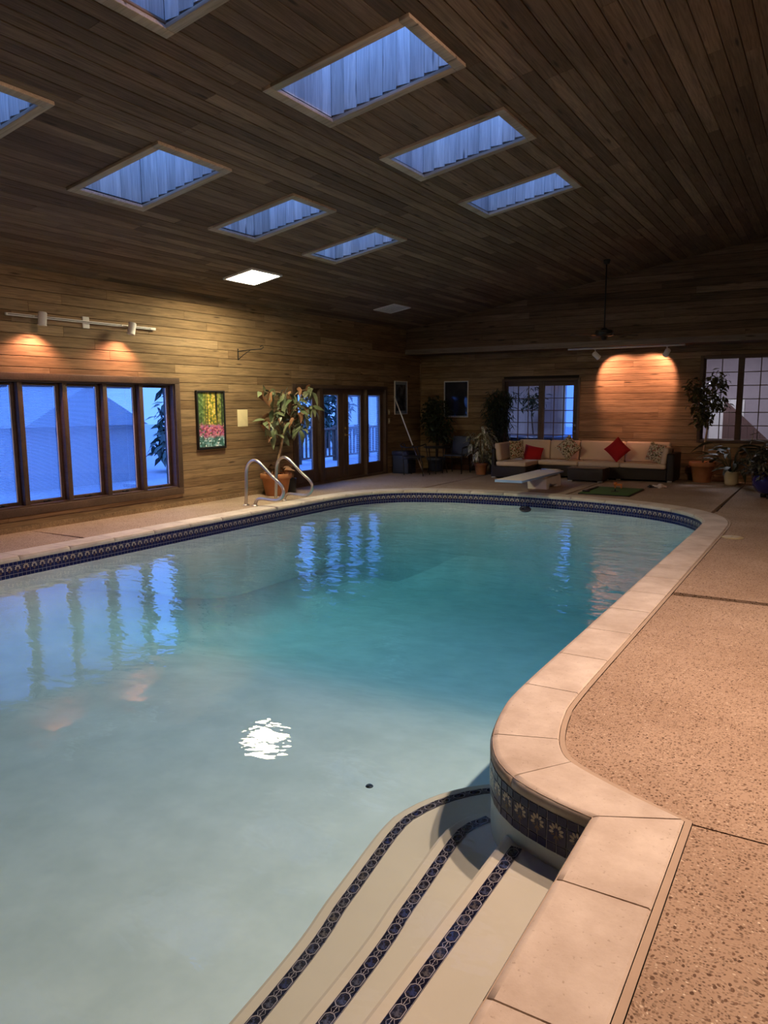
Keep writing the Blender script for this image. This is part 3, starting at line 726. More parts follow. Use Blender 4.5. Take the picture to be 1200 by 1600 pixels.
# track light on the left wall above the window
t = thing('track_light', 'white wall track light with two spots above the row of windows', 'track light', (XL, 7.11, 2.80))
q = MB(); q.bbox((.015, -1.21, -.016), (.05, 1.22, .016), .003); q.build('rail', WHITE, t)
q = MB(); q.bbox((.0505, -1.19, -.004), (.052, 1.20, .004), .0004); q.build('groove', DARKM, t)
q = MB(); q.bbox((.002, -.055, -.085), (.02, .055, .075), .006); q.build('mounting_plate', WHITE, t)
q = MB(); q.bbox((.012, 1.13, -.019), (.054, 1.235, .019), .003); q.build('end_cap', WHITE, t)
head(t, (.055, -.82, .0), (.23, -.83, -.03), (.16, -.90, -.95), 46, 128, .6, WARM, .055, .17)
head(t, (.055, .60, .0), (.23, .62, -.04), (.15, .44, -.95), 46, 128, .6, WARM, .055, .17)
# track light under the bulkhead at the back
t = thing('track_light', 'white ceiling track light with two spots over the sofa', 'track light', (-3.96, 16.50, ZK-.012))
q = MB(); q.bbox((-1.21, -.018, -.036), (1.21, .018, 0), .003); q.build('rail', WHITE, t)
head(t, (-.62, 0, -.036), (-.60, .02, -.16), (-.22, .53, -.62), 84, 92, .45, WARM, .055, .16)
head(t, (.86, 0, -.036), (.86, .02, -.15), (.52, .53, -.60), 84, 92, .45, WARM, .055, .16)
# flood heads on the higher side of the ceiling, lighting the near deck
XT = 1.3
t = thing('track_light', 'white ceiling track light with three flood heads over the near deck', 'track light', (XT, 4.6, cz(XT)-.02))
q = MB(); q.bbox((-.018, -1.5, -.036), (.018, 1.5, 0), .003); q.build('rail', WHITE, t)
DECKC = (1.0, .66, .48)
for yy, aim, wt_ in ((-.9, (-1.6, -3.3, -5), 600), (.1, (-4.4, -.6, -5), 880), (1.0, (-2.2, 3.5, -5), 420)):
    head(t, (0, yy, -.036), (0, yy, -.15), aim, wt_, 120, 1.0, DECKC, .07, .2, .06)
# square ceiling light
xl, yl = -7.92, 9.28
t = thing('ceiling_light', 'bright square ceiling light panel over the left side of the pool', 'ceiling light', (xl, yl, cz(xl)))
CR = frame_mat(CU, (0, -1, 0), CD, Vector((0, 0, 0))+CD*.018)
q = MB()
for lo, hi in [((-.30, -.36), (-.265, .36)), ((.265, -.36), (.30, .36)), ((-.265, -.36), (.265, -.325)), ((-.265, .325), (.265, .36))]: q.bbox((*lo, 0), (*hi, .03), .004, CR)
q.build('frame', WHITE, t)
q = MB(); q.bbox((-.264, -.324, .004), (.264, .324, .014), .003, CR); q.build('diffuser', emit('lit_diffuser', (1.0, .87, .55), 112.0), t)
# ceiling vent
xv, yv = -8.04, 13.76
t = thing('ceiling_vent', 'pale louvred air vent in the ceiling beyond the light panel', 'vent', (xv, yv, cz(xv)))
q = MB()
for lo, hi in [((-.25, -.35), (-.22, .35)), ((.22, -.35), (.25, .35)), ((-.22, -.35), (.22, -.32)), ((-.22, .32), (.22, .35))]: q.bbox((*lo, 0), (*hi, .02), .003, CR)
q.build('frame', WHITE, t)
q = MB(); q.box((-.22, -.32, .002), (.22, .32, .004), CR); q.build('backing', GAP, t)
for k in range(9):
    q = MB(); q.box((-.215+.048*k, -.318, .006), (-.215+.048*k+.03, .318, .012), CR); q.build('slat', WHITE, t)

# ------------------------------------------------------------------ windows and doors
def blind(parent, y0, y1, z0, z1, x, tilt, pitch=.021):
    q = MB(); n_ = int((z1-z0)/pitch)
    for k in range(n_):
        z = z0+pitch*(k+.5); dx, dz = .0085*math.cos(tilt), .0085*math.sin(tilt)
        q.add([(x-dx, y0, z-dz), (x+dx, y0, z+dz), (x+dx, y1, z+dz), (x-dx, y1, z-dz)], [(0, 1, 2, 3)])
    q.bbox((x-.012, y0, z1-.02), (x+.012, y1, z1), .003)
    for yy in (y0+.1, y1-.1): q.tube([(x, yy, z0), (x, yy, z1)], .0012, 5)
    o = q.build('blind', BLIND, parent); return tag(o, kind='stuff')
win = tag(link('window_1', None, None, (0, 0, 0)), kind='structure')
y0, y1, z0, z1 = W1; xf = XL
q = MB()
for lo, hi in [((y0-.09, z1-.01), (y1+.09, z1+.085)), ((y0-.09, z0-.095), (y1+.09, z0+.01)), ((y0-.09, z0+.01), (y0+.012, z1-.01)), ((y1-.012, z0+.01), (y1+.09, z1-.01))]: 
    q = MB(); q.bbox((xf-.005, lo[0], lo[1]), (xf+.03, hi[0], hi[1]), .004); q.build('trim_board', BROWN, win)
q = MB(); q.box((xf-.23, y0, z0), (xf, y0+.03, z1)); q.box((xf-.23, y1-.03, z0), (xf, y1, z1)); q.box((xf-.23, y0, z0), (xf+.005, y1, z0+.035)); q.box((xf-.23, y0, z1-.03), (xf, y1, z1)); q.build('jamb', BROWN, win)
pw = (y1-y0)/6
for k in range(1, 6):
    q = MB(); yy = y0+pw*k; q.bbox((xf-.20, yy-.036, z0+.02), (xf-.012, yy+.036, z1-.025), .005); q.build('mullion', BROWN, win)
for k in range(6):
    a, c = y0+pw*k+.036, y0+pw*(k+1)-.036; d, e_ = z0+.035, z1-.03; fw = .042; X = xf-.13
    s = MB()
    for lo, hi in [((a, d), (a+fw, e_)), ((c-fw, d), (c, e_)), ((a+fw, d), (c-fw, d+fw)), ((a+fw, e_-fw), (c-fw, e_))]: s.bbox((X-.02, *lo), (X+.03, *hi), .006)
    sash = s.build('sash', BROWN, win)
    s = MB(); s.box((X-.006, a+fw-.004, d+fw-.004), (X, c-fw+.004, e_-fw+.004)); s.build('pane', GLASS, sash)
    s = MB()
    for lo, hi in [((a+fw-.001, d+fw), (a+fw+.008, e_-fw)), ((c-fw-.008, d+fw), (c-fw+.001, e_-fw))]: s.box((X+.001, *lo), (X+.014, *hi))
    s.build('bead', WHITE, sash)
    if k < 5: blind(sash, a+fw+.004, c-fw-.004, d+fw, e_-fw, X-.03, math.radians(52 if k < 4 else 20))
    s = MB(); s.bbox((X+.028, (a+c)/2-.05, d+.004), (X+.055, (a+c)/2+.05, d+.022), .004); s.tube([(X+.05, (a+c)/2, d+.02), (X+.075, (a+c)/2+.012, d+.03), (X+.08, (a+c)/2+.06, d+.018)], .007, 8); s.build('crank_handle', DARKM, sash)
    s = MB(); s.bbox((X+.03, a+.008, d+.40), (X+.042, a+.03, d+.49), .003); s.tube([(X+.04, a+.02, d+.43), (X+.065, a+.02, d+.45), (X+.07, a+.02, d+.50)], .005, 6); s.build('latch', STEEL, sash)

door = tag(link('door_1', None), kind='structure')
y0, y1, _, z1 = D1; xf = XL
for lo, hi in [((y0-.06, -.0), (y0+.03, z1+.03)), ((y1-.03, -.0), (y1+.06, z1+.03)), ((y0+.03, z1-.045), (y1-.03, z1+.03)), ((12.655, 0), (12.755, z1-.045)), ((14.44, 0), (14.50, z1-.045))]:
    q = MB(); q.bbox((xf-.22, lo[0], lo[1]), (xf+.025, hi[0], hi[1]), .004); q.build('door_frame', BROWN, door)
q = MB(); q.bbox((xf-.22, y0+.03, 0), (xf+.02, y1-.03, .05), .006); q.build('sill', BROWN, door)
for nm, a, c, g0, g1 in (('sidelight', 11.85, 12.655, 11.985, 12.485), ('door_leaf', 12.755, 13.60, 12.875, 13.41), ('door_leaf', 13.605, 14.44, 13.785, 14.305), ('sidelight', 14.50, 15.28, 14.61, 15.14)):
    X = xf-.07; q = MB(); g2, g3 = .30, 1.845
    for lo, hi in [((a, .052), (g0, z1-.046)), ((g1, .052), (c, z1-.046)), ((g0, .052), (g1, g2)), ((g0, g3), (g1, z1-.046))]: q.bbox((X-.02, *lo), (X+.025, *hi), .003)
    lf = q.build(nm, BROWN, door)
    q = MB()
    for lo, hi in [((g0, g2), (g0+.018, g3)), ((g1-.018, g2), (g1, g3)), ((g0+.018, g2), (g1-.018, g2+.018)), ((g0+.018, g3-.018), (g1-.018, g3))]: q.bbox((X+.006, *lo), (X+.032, *hi), .003)
    q.build('glazing_bead', plain('grey_bead', (.20, .19, .19), .5) if 'grey_bead' not in MATS else MATS['grey_bead'], lf)
    q = MB(); q.box((X-.003, g0+.01, g2+.01), (X+.003, g1-.01, g3-.01)); q.build('pane', GLASS, lf)
    if a > 13.6: blind(lf, g0+.02, g1-.02, g2+.02, g3-.02, X-.014, math.radians(38))
    if 13.6 < a < 14:
        q = MB(); q.lathe([(0, .018), (.022, .018), (.028, .0)], 16, mat=frame_mat((0, 1, 0), (0, 0, 1), (1, 0, 0), (X+.025, a+.07, 1.12))); q.build('deadbolt', BRASS, lf)
        q = MB(); q.lathe([(0, .012), (.024, .012), (.03, 0)], 16, mat=frame_mat((0, 1, 0), (0, 0, 1), (1, 0, 0), (X+.025, a+.07, .98))); q.tube([(X+.035, a+.07, .98), (X+.07, a+.07, .98), (X+.075, a+.10, .98), (X+.073, a+.19, .975)], .009, 8); q.build('lever_handle', BRASS, lf)

def sash_grid(parent, nm, x0, x1, z0, z1, g0, g1, h0, h1, cols, rws, Y, mt, th=.05):
    q = MB()
    for lo, hi in [((x0, z0), (g0, z1)), ((g1, z0), (x1, z1)), ((g0, z0), (g1, h0)), ((g0, h1), (g1, z1))]: q.bbox((lo[0], Y, lo[1]), (hi[0], Y+th, hi[1]), .004)
    lf = q.build(nm, mt, parent)
    q = MB(); mw = .009
    for i in range(1, cols): x = g0+(g1-g0)*i/cols; q.bbox((x-mw, Y+.008, h0), (x+mw, Y+.034, h1), .003)
    for j in range(1, rws): z = h0+(h1-h0)*j/rws; q.bbox((g0, Y+.010, z-mw), (g1, Y+.032, z+mw), .003)
    q.build('muntin_grid', mt, lf)
    pw_, ph_ = (g1-g0)/cols, (h1-h0)/rws; q = MB(); q.box((-pw_/2+.002, -.002, -ph_/2+.002), (pw_/2-.002, .002, ph_/2-.002)); pm = q.mesh('pane', GLASS)
    for i in range(cols):
        for j in range(rws): link('pane', pm, lf, (g0+(i+.5)*pw_, Y+.021, h0+(j+.5)*ph_))
    return lf
door = tag(link('door_2', None), kind='structure')
x0, x1, _, z1 = D2
for lo, hi in [((x0-.035, 0), (x0+.03, z1+.035)), ((x1-.03, 0), (x1+.035, z1+.035)), ((x0+.03, z1-.03), (x1-.03, z1+.035))]:
    q = MB(); q.bbox((lo[0], YB-.03, lo[1]), (hi[0], YB+.2, hi[1]), .005); q.build('door_frame', BROWN, door)
xm = -5.96
l1 = sash_grid(door, 'door_leaf', x0+.03, xm, .02, z1-.03, -6.79, -6.03, .34, 2.035, 3, 6, YB+.05, BROWN)
l2 = sash_grid(door, 'door_leaf', xm, x1-.03, .02, z1-.03, -5.89, -5.205, .34, 2.035, 3, 6, YB+.05, BROWN)
q = MB(); q.bbox((xm-.025, YB+.03, .02), (xm+.025, YB+.052, z1-.03), .004); q.build('astragal', BROWN, l2)
for z in (1.0, 1.135):
    q = MB(); q.lathe([(0, .045), (.016, .045), (.024, .03), (.012, .012), (.028, .004), (.03, 0)], 14, mat=frame_mat((1, 0, 0), (0, 0, 1), (0, -1, 0), (-5.145, YB+.05, z))); q.build('knob', STEEL, l2)
win = tag(link('window_2', None), kind='structure')
x0, x1, z0, z1 = W2
for lo, hi in [((x0-.05, z0-.05), (x0+.02, z1+.05)), ((x1-.02, z0-.05), (x1+.05, z1+.05)), ((x0+.02, z1-.02), (x1-.02, z1+.05)), ((x0+.02, z0-.05), (x1-.02, z0+.015))]:
    q = MB(); q.bbox((lo[0], YB-.03, lo[1]), (hi[0], YB+.2, hi[1]), .005); q.build('window_frame', BROWN, win)
sash_grid(win, 'sash', x0+.02, -1.745, z0+.015, z1-.02, -2.415, -1.80, .885, 2.525, 2, 6, YB+.05, BROWN)
sash_grid(win, 'sash', -1.745, x1-.02, z0+.015, z1-.02, -1.69, -1.075, .885, 2.525, 2, 6, YB+.05, BROWN)
q = MB(); q.bbox((-1.80, YB-.01, z0), (-1.695, YB+.05, z1), .005); q.build('mullion', BROWN, win)

# ------------------------------------------------------------------ things on the walls
t = thing('framed_picture', 'black framed tall print of autumn trees above pink flowers', 'picture', (XL, 9.495, 1.39))
q = MB()
for lo, hi in [((-.335, -.49), (-.305, .49)), ((.305, -.49), (.335, .49)), ((-.305, .46), (.305, .49)), ((-.305, -.49), (.305, -.45))]: q.bbox((.004, *lo), (.05, *hi), .005)
q.build('frame', BLACK, t)
q = MB(); q.box((.01, -.306, -.452), (.028, .306, .462)); q.build('print', FOREST, t)
q = MB(); q.bbox((.001, -.135, -.15), (.006, .135, .15), .001); o = q.build('paper_notice', PAPER, None, (XL, 10.315, 1.405)); tag(o, 'small cream paper notice pinned to the plank wall', 'notice')
t = thing('plant_bracket', 'black scrolled iron bracket high on the plank wall', 'bracket', (XL, 10.25, 2.52))
q = MB(); q.bbox((.0, -.012, -.10), (.008, .012, .10), .002); q.build('wall_plate', DARKM, t)
q = MB(); q.tube([(.005, 0, .05), (.15, .06, .07), (.30, .16, .085), (.37, .20, .09), (.40, .22, .12), (.38, .21, .15), (.35, .19, .13)], .008, 8); q.tube([(.005, 0, -.09), (.10, .05, 0), (.2, .1, .07)], .006, 8); q.build('arm', DARKM, t)
for nm, yy, zz, lab in (('light_switch', 15.47, 1.45, 'upper of two pale wall switches beside the glass doors'), ('light_switch', 15.47, 1.24, 'lower of two pale wall switches beside the glass doors')):
    t = thing(nm, lab, 'switch', (XL, yy, zz), group='wall switches by the doors')
    q = MB(); q.bbox((.0, -.04, -.06), (.008, .04, .06), .003); q.build('plate', CREAMP, t)
    q = MB(); q.bbox((.008, -.008, -.02), (.018, .008, .02), .002); q.build('toggle', WHITE, t)
def poster(name, label, loc, ax, ay, w_, h_, mt, mat_w, fm, text=False):
    t = link(name, None); tag(t, label, 'picture'); t.matrix_local = frame_mat(ax, (0, 0, 1), ay, loc)   # local: x along wall, y up, z out
    q = MB(); f_ = .018
    for lo, hi in [((-w_, -h_), (-w_+f_, h_)), ((w_-f_, -h_), (w_, h_)), ((-w_+f_, h_-f_), (w_-f_, h_)), ((-w_+f_, -h_), (w_-f_, -h_+f_))]: q.bbox((*lo, .002), (*hi, .025), .004)
    q.build('frame', fm, t)
    q = MB(); q.box((-w_+f_, -h_+f_, .004), (w_-f_, h_-f_, .010)); q.build('mat_board', WHITE, t)
    lowm = mat_w*(2.2 if text else 1)
    q = MB(); q.box((-w_+f_+mat_w, -h_+f_+lowm, .0102), (w_-f_-mat_w, h_-f_-mat_w, .0115)); q.build('print', mt, t)
    if text:
        rr = random.Random(5); q = MB(); x = -w_+f_+mat_w+.02
        while x < w_-f_-mat_w-.04:
            ww = rr.uniform(.014, .03); q.box((x, -h_+f_+lowm*.3, .0102), (x+ww, -h_+f_+lowm*.72, .0108)); x += ww+rr.choice((.008, .008, .03))
        q.build('lettering', DARKM, t)
    q = MB(); q.box((-w_+f_, -h_+f_, .014), (w_-f_, h_-f_, .017)); q.build('glazing', GLASS, t)
poster('framed_poster', 'white framed poster on the left wall beside the glass doors', (XL, 16.03, 1.785), (0, 1, 0), (1, 0, 0), .31, .40, figure_print('figure_print', (.10, .09, .085), (.015, .015, .016), (.30, .28, .27), 1.6), .07, WHITE)
poster('framed_poster', 'white framed brown poster on the back wall reflecting the blue doors', (-8.13, YB, 1.745), (1, 0, 0), (0, -1, 0), .33, .445, figure_print('brown_print', (.05, .035, .025), (.03, .02, .016), (.09, .06, .045), 1.3), .012, WHITE, True)

# ------------------------------------------------------------------ ceiling fan
xfn, yfn = -3.89, 14.6
t = thing('ceiling_fan', 'dark ceiling fan on a long rod in front of the back wall', 'fan', (xfn, yfn, 2.92))
zc = cz(xfn)-2.92-.02
q = MB(); q.lathe([(.012, zc-.09), (.05, zc-.075), (.065, zc-.02), (.065, zc)], 18); q.build('canopy', DARKM, t)
q = MB(); q.tube([(0, 0, .1), (0, 0, zc-.07)], .013, 10); q.build('rod', DARKM, t)
q = MB(); q.lathe([(0, .12), (.05, .115), (.07, .09), (.15, .075), (.17, .06), (.15, .05), (.17, .04), (.175, .02), (.15, .012), (.165, .0), (.165, -.02), (.12, -.035), (.06, -.045), (.05, -.09), (.03, -.105), (0, -.11)], 28); q.build('motor', DARKM, t)
for k in range(4):
    a = math.radians(38+90*k); Mx = Matrix.Rotation(a, 4, 'Z') @ Matrix.Translation((0, 0, -.01)) @ Matrix.Rotation(math.radians(12), 4, 'X')
    q = MB(); q.prism([(.20, -.05), (.30, -.065), (.62, -.075), (.655, -.05), (.66, 0), (.655, .05), (.62, .075), (.30, .065), (.20, .05)], -.004, .004, Mx); bl = q.build('blade', BROWN, t)
    q = MB(); q.prism([(.14, -.018), (.24, -.03), (.24, .03), (.14, .018)], -.010, -.004, Mx); q.build('blade_iron', BRASS, bl)

# ------------------------------------------------------------------ handrails
HP = [(-8.27, 0), (-8.25, .3), (-8.235, .56), (-8.20, .665), (-8.13, .73), (-8.05, .75), (-7.96, .715), (-7.85, .63), (-7.70, .505), (-7.55, .395), (-7.49, .33), (-7.475, .27), (-7.50, .20), (-7.56, .145), (-7.64, .12), (-7.80, .125), (-7.95, .13), (-8.02, .11), (-8.06, .06), (-8.075, 0)]
for yy, lab in ((9.35, 'nearer of two bent steel pool handrails by the potted tree'), (10.12, 'farther of two bent steel pool handrails, in front of the terracotta pot')):
    t = thing('pool_handrail', lab, 'handrail', (-8.17, yy, 0), group='steel grab rails at the pool edge')
    pts = smooth_path([Vector((x+8.17, 0, z)) for x, z in HP], .03)
    q = MB(); q.tube(pts, .026, 14); q.build('tube', STEEL, t)
    for x in (-8.27, -8.075):
        q = MB(); q.lathe([(.022, .022), (.034, .02), (.048, .006), (.05, .0)], 18, (x+8.17, 0, .001)); q.build('base_flange', STEEL, t)

# ------------------------------------------------------------------ plants
def leaf_mesh(name, mt, L, W, curl=.25, fold=.25, segs=4):
    q = MB(); rows_ = []
    for i in range(segs+1):
        t_ = i/segs; w_ = W*math.sin(PI*min(1, .08+.92*t_)**.8)*.5 if i < segs else 0; z = -curl*L*t_*t_
        rows_.append((L*t_, w_, z))
    for x, w_, z in rows_: q.v += [(x, -w_, z+fold*w_), (x, 0, z), (x, w_, z+fold*w_)]
    for i in range(segs):
        a = i*3
        for k in (0, 1): q.f.append((a+k, a+3+k, a+4+k, a+1+k)); q.mi.append(0); q.sm.append(True)
    return q.mesh(name, mt)
def leaf_frame(p, d, rollv=0, sc=1):
    d = Vector(d).normalized(); up = Vector((0, 0, 1)) if abs(d.z) < .95 else Vector((1, 0, 0)); y = up.cross(d).normalized(); z = d.cross(y)
    return Matrix.Translation(p) @ frame_mat(d, y, z, (0, 0, 0)) @ Matrix.Rotation(rollv, 4, 'X') @ Matrix.Scale(sc, 4)
def pot(parent, r0, r1, h, mt, rim=True, name='pot'):
    q = MB(); pr = [(0, 0), (r0*.96, 0), (r0, .012)]
    if rim: pr += [(r0+(r1-r0)*.78, h*.76), (r1*1.02, h*.77), (r1*1.06, h*.8), (r1*1.07, h*.98), (r1*1.04, h), (r1*.94, h), (r1*.90, h*.86), (0, h*.86)]
    else: pr += [(r0*1.1, h*.15), (r0*1.02, h*.22), (r0+(r1-r0)*.9, h*.9), (r1*1.05, h*.96), (r1, h), (r1*.9, h), (r1*.86, h*.86), (0, h*.86)]
    q.lathe(pr, 32); q.build(name, mt, parent)
    q = MB(); q.lathe([(r1*.86, h*.80), (r1*.6, h*.885), (0, h*.9)], 20); q.build('soil', SOIL, parent)
# potted rubber plant by the windows
rr = random.Random(21)
t = thing('potted_rubber_plant', 'drooping rubber plant in a terracotta pot beside the glass doors', 'potted plant', (-8.72, 10.70, 0))
pot(t, .20, .27, .40, TERRA)
q = MB(); q.lathe([(.14, 0), (.18, .02), (.20, .26), (.19, .28), (.17, .26)], 20, (-.04, .33, 0)); q.build('dark_liner', BLACK, t)
trunk = smooth_path([Vector(p) for p in ((0, 0, .33), (.02, .04, .6), (.05, .13, .95), (.05, .24, 1.3), (.04, .33, 1.6), (.0, .42, 1.85))], .08)
q = MB(); q.tube(trunk, [.028-.014*i/len(trunk) for i in range(len(trunk))], 9); q.tube([(.04, .03, .33), (.0, .12, .8), (-.03, .22, 1.15)], .014, 7)
tips = []
for k in range(24):
    s0 = trunk[int(len(trunk)*rr.uniform(.50, .98))]; a = rr.uniform(0, 2*PI); L = rr.uniform(.18, .50)
    e_ = s0+Vector((max(-.12, math.cos(a)*L*.6), math.sin(a)*L*1.25, rr.uniform(-.12, .30))); mdp = (s0+e_)/2+Vector((0, 0, .07)); q.tube([s0, mdp, e_], [.010, .008, .005], 6); tips += [(mdp, e_-s0), (e_, e_-s0), (e_, e_-s0)]
q.build('trunk', BARK, t)
LR = [leaf_mesh('leaf', LF_RUB, .24, .115, c, .18) for c in (.25, .5, .8)]; LD = [leaf_mesh('leaf', LF_DEAD, .22, .09, c, .5) for c in (.5, .9)]
for i in range(190):
    p, d = tips[i % len(tips)]; p = p+Vector((rr.gauss(0, .05), rr.gauss(0, .07), rr.gauss(0, .06))); p.x = max(p.x, -.24)
    a = rr.uniform(0, 2*PI); dv = Vector((math.cos(a), math.sin(a), rr.uniform(-1.5, .1)))
    if p.x < -.1: dv.x = abs(dv.x)
    link('leaf', rr.choice(LR if rr.random() > .26 else LD), t, mat=leaf_frame(p, dv, rr.uniform(-.7, .7), rr.uniform(.7, 1.12)))
for i in range(16):
    a = rr.uniform(0, 2*PI); r_ = rr.uniform(.05, .28); link('leaf', rr.choice(LD), t, mat=leaf_frame((r_*math.cos(a), r_*math.sin(a), rr.uniform(.37, .52)), (math.cos(a), math.sin(a), rr.uniform(-.2, .8)), rr.uniform(-1, 1), rr.uniform(.6, .9)))
def bush(name, mt, parent, blobs, count, L, W, rng, droop=-.3):
    """many small leaves in ellipsoid clumps, one mesh"""
    q = MB(); tot = sum(r[0]*r[1]*r[2] for _, r in blobs)
    base = MB(); lm = leaf_mesh('tmp', mt, L, W, .3, .2, 2); lv = [v.co.copy() for v in lm.vertices]; lfc = [tuple(p.vertices) for p in lm.polygons]; bpy.data.meshes.remove(lm)
    for c, r in blobs:
        for i in range(int(count*r[0]*r[1]*r[2]/tot)):
            d = Vector((rng.gauss(0, 1), rng.gauss(0, 1), rng.gauss(0, 1))).normalized(); k = rng.random()**.45
            p = Vector(c)+Vector((d.x*r[0]*k, d.y*r[1]*k, d.z*r[2]*k)); a = rng.uniform(0, 2*PI)
            M_ = leaf_frame(p, Vector((math.cos(a), math.sin(a), rng.uniform(droop-.6, droop+.6))), rng.uniform(-.8, .8), rng.uniform(.7, 1.25))
            q.add([M_ @ v for v in lv], lfc, True)
    return tag(q.build(name, mt, parent), kind='stuff')
# dark bushy plant in the far left corner
t = thing('potted_bush', 'dark bushy plant in the corner behind the two chairs', 'potted plant', (-8.38, 16.45, 0))
pot(t, .16, .22, .34, NAVYP); q = MB(); q.tube([(0, 0, .28), (.02, 0, .7), (-.02, .02, 1.3)], .02, 7); q.tube([(.03, 0, .28), (.1, -.05, .8), (.2, -.1, 1.2)], .014, 7); q.build('trunk', DBARK, t)
bush('foliage', LF_DARK, t, [((0, 0, 1.28), (.42, .38, .55)), ((.15, -.1, .95), (.35, .3, .3)), ((-.1, .05, 1.6), (.25, .25, .25))], 900, .13, .05, random.Random(2))
# tall dark palm-like plant by the back doors
t = thing('potted_fig', 'tall dark narrow-leaved plant overlapping the back glass doors', 'potted plant', (-6.88, 16.72, 0))
pot(t, .15, .20, .3, BLACK); q = MB()
for dx in (-.06, .02, .09): q.tube([(dx, 0, .25), (dx*1.8, .0, 1.0), (dx*3, .02, 1.7)], .012, 6)
q.build('trunk', DBARK, t)
bush('foliage', LF_DARK, t, [((.02, -.05, 1.55), (.40, .22, .45)), ((.05, -.05, 1.1), (.36, .22, .4)), ((.25, -.08, 1.75), (.26, .2, .2))], 1000, .17, .028, random.Random(4), -.5)
# variegated plant
rr = random.Random(31)
t = thing('potted_variegated_plant', 'pale-leaved variegated plant in a small terracotta pot left of the sofa', 'potted plant', (-7.05, 16.15, 0))
pot(t, .115, .155, .27, TERRA); q = MB(); LV = [leaf_mesh('leaf', LF_SPOT, .22, .075, c, .2) for c in (.3, .6)]; spots = []
for k in range(26):
    a = rr.uniform(0, 2*PI); hgt = rr.uniform(.35, 1.12); r_ = rr.uniform(.08, .46)*(1.1-.25*hgt); e_ = Vector((r_*math.cos(a), r_*math.sin(a)*.8, hgt)); q.tube([(.03*math.cos(a), .03*math.sin(a), .22), (e_.x*.45, e_.y*.45, .22+(hgt-.22)*.65), e_], [.007, .006, .003], 5); spots += [(e_, a), (e_*.9, a+.7), (Vector((e_.x*.7, e_.y*.7, e_.z*.86)), a-.8), (Vector((e_.x*.8, e_.y*.8, e_.z*.72)), a+rr.uniform(-1, 1))]
q.build('stems', LF_SPOT, t)
for p, a in spots: link('leaf', rr.choice(LV), t, mat=leaf_frame(p, (math.cos(a), math.sin(a), rr.uniform(-.9, .3)), rr.uniform(-.6, .6), rr.uniform(.75, 1.2)))
# ficus standard by the back window
t = thing('potted_ficus', 'slender ficus tree in a large terracotta pot right of the sofa', 'potted plant', (-2.33, 16.72, 0))
pot(t, .17, .245, .42, TERRA)
q = MB(); q.tube([(0, 0, .36), (.015, 0, .7), (.05, 0, 1.05), (.04, 0, 1.4), (.10, 0, 1.8), (.22, 0, 2.15)], [.022, .02, .019, .016, .011, .006], 8)
q.tube([(.04, 0, 1.3), (-.08, 0, 1.65), (-.22, 0, 2.0)], [.013, .010, .005], 6); q.tube([(.04, 0, 1.4), (.0, .08, 1.8), (.1, .12, 2.1)], [.012, .008, .005], 6); q.build('trunk', BARK, t)
bush('foliage', LF_FIC, t, [((-.22, 0, 1.92), (.27, .2, .25)), ((.20, 0, 2.05), (.22, .2, .27)), ((-.02, -.05, 1.6), (.33, .22, .3)), ((.26, 0, 1.62), (.2, .18, .16)), ((-.05, -.03, 1.28), (.25, .18, .2))], 760, .12, .05, random.Random(9), -.5)
# peace lily
rr = random.Random(17)
t = thing('potted_lily', 'broad-leaved lily plant in a cream pot below the back window', 'potted plant', (-1.74, 16.42, 0))
pot(t, .12, .15, .27, CREAMP, False); LLm = [leaf_mesh('leaf', LF_LILY, .42, .12, c, .25, 5) for c in (.35, .6)]; q = MB(); lv_ = []
for k in range(44):
    a = rr.uniform(0, 2*PI); r_ = rr.uniform(.06, .42); hgt = rr.uniform(.32, .85); e_ = Vector((r_*math.cos(a)*1.1, r_*math.sin(a)*.6, hgt)); q.tube([(.02*math.cos(a), .02*math.sin(a), .24), (e_.x*.5, e_.y*.5, .24+(hgt-.24)*.7), e_], [.006, .005, .003], 5); lv_.append((e_, a))
q.build('stems', LF_LILY, t)
for p, a in lv_: link('leaf', rr.choice(LLm), t, mat=leaf_frame(p, (math.cos(a), min(.25, math.sin(a)*.7), rr.uniform(-.3, .5)), rr.uniform(-.5, .5), rr.uniform(.6, 1.1)))
q = MB(); q.tube([(.02, 0, .24), (.22, -.05, .7), (.34, -.08, .95)], .004, 5); q.build('flower_stem', LF_LILY, t)
link('flower', leaf_mesh('flower', plain('dry_spathe', (.36, .30, .22), .7), .26, .08, .1, .5), t, mat=leaf_frame((.30, -.08, .82), (.25, 0, .9)))
link('flower', leaf_mesh('flower', MATS['dry_spathe'], .2, .05, .2, .5), t, mat=leaf_frame((.30, -.08, 1.0), (.9, 0, .35)))
# blue glazed pot at the right edge
t = thing('potted_shrub', 'speckled dark plant in a glossy cobalt pot at the right edge', 'potted plant', (-.90, 14.45, 0))
q = MB(); q.lathe([(0, .07), (.16, .07), (.24, .12), (.30, .24), (.31, .33), (.27, .43), (.28, .46), (.25, .46), (.22, .40), (0, .40)], 32); q.build('pot', COBALT, t)
for k in range(3):
    a = 2*PI*k/3+2.6; q = MB(); q.bbox((.13*math.cos(a)-.05, .13*math.sin(a)-.05, 0), (.13*math.cos(a)+.05, .13*math.sin(a)+.05, .075), .02); q.build('pot_foot', BLACK, t)
q = MB(); q.tube([(0, 0, .36), (0, 0, .6), (.05, 0, .8)], .015, 6); q.build('trunk', DBARK, t)
bush('foliage', LF_SPECK, t, [((0, -.02, .68), (.40, .36, .30)), ((-.08, -.1, .5), (.34, .3, .18))], 700, .13, .055, random.Random(12), -.3)

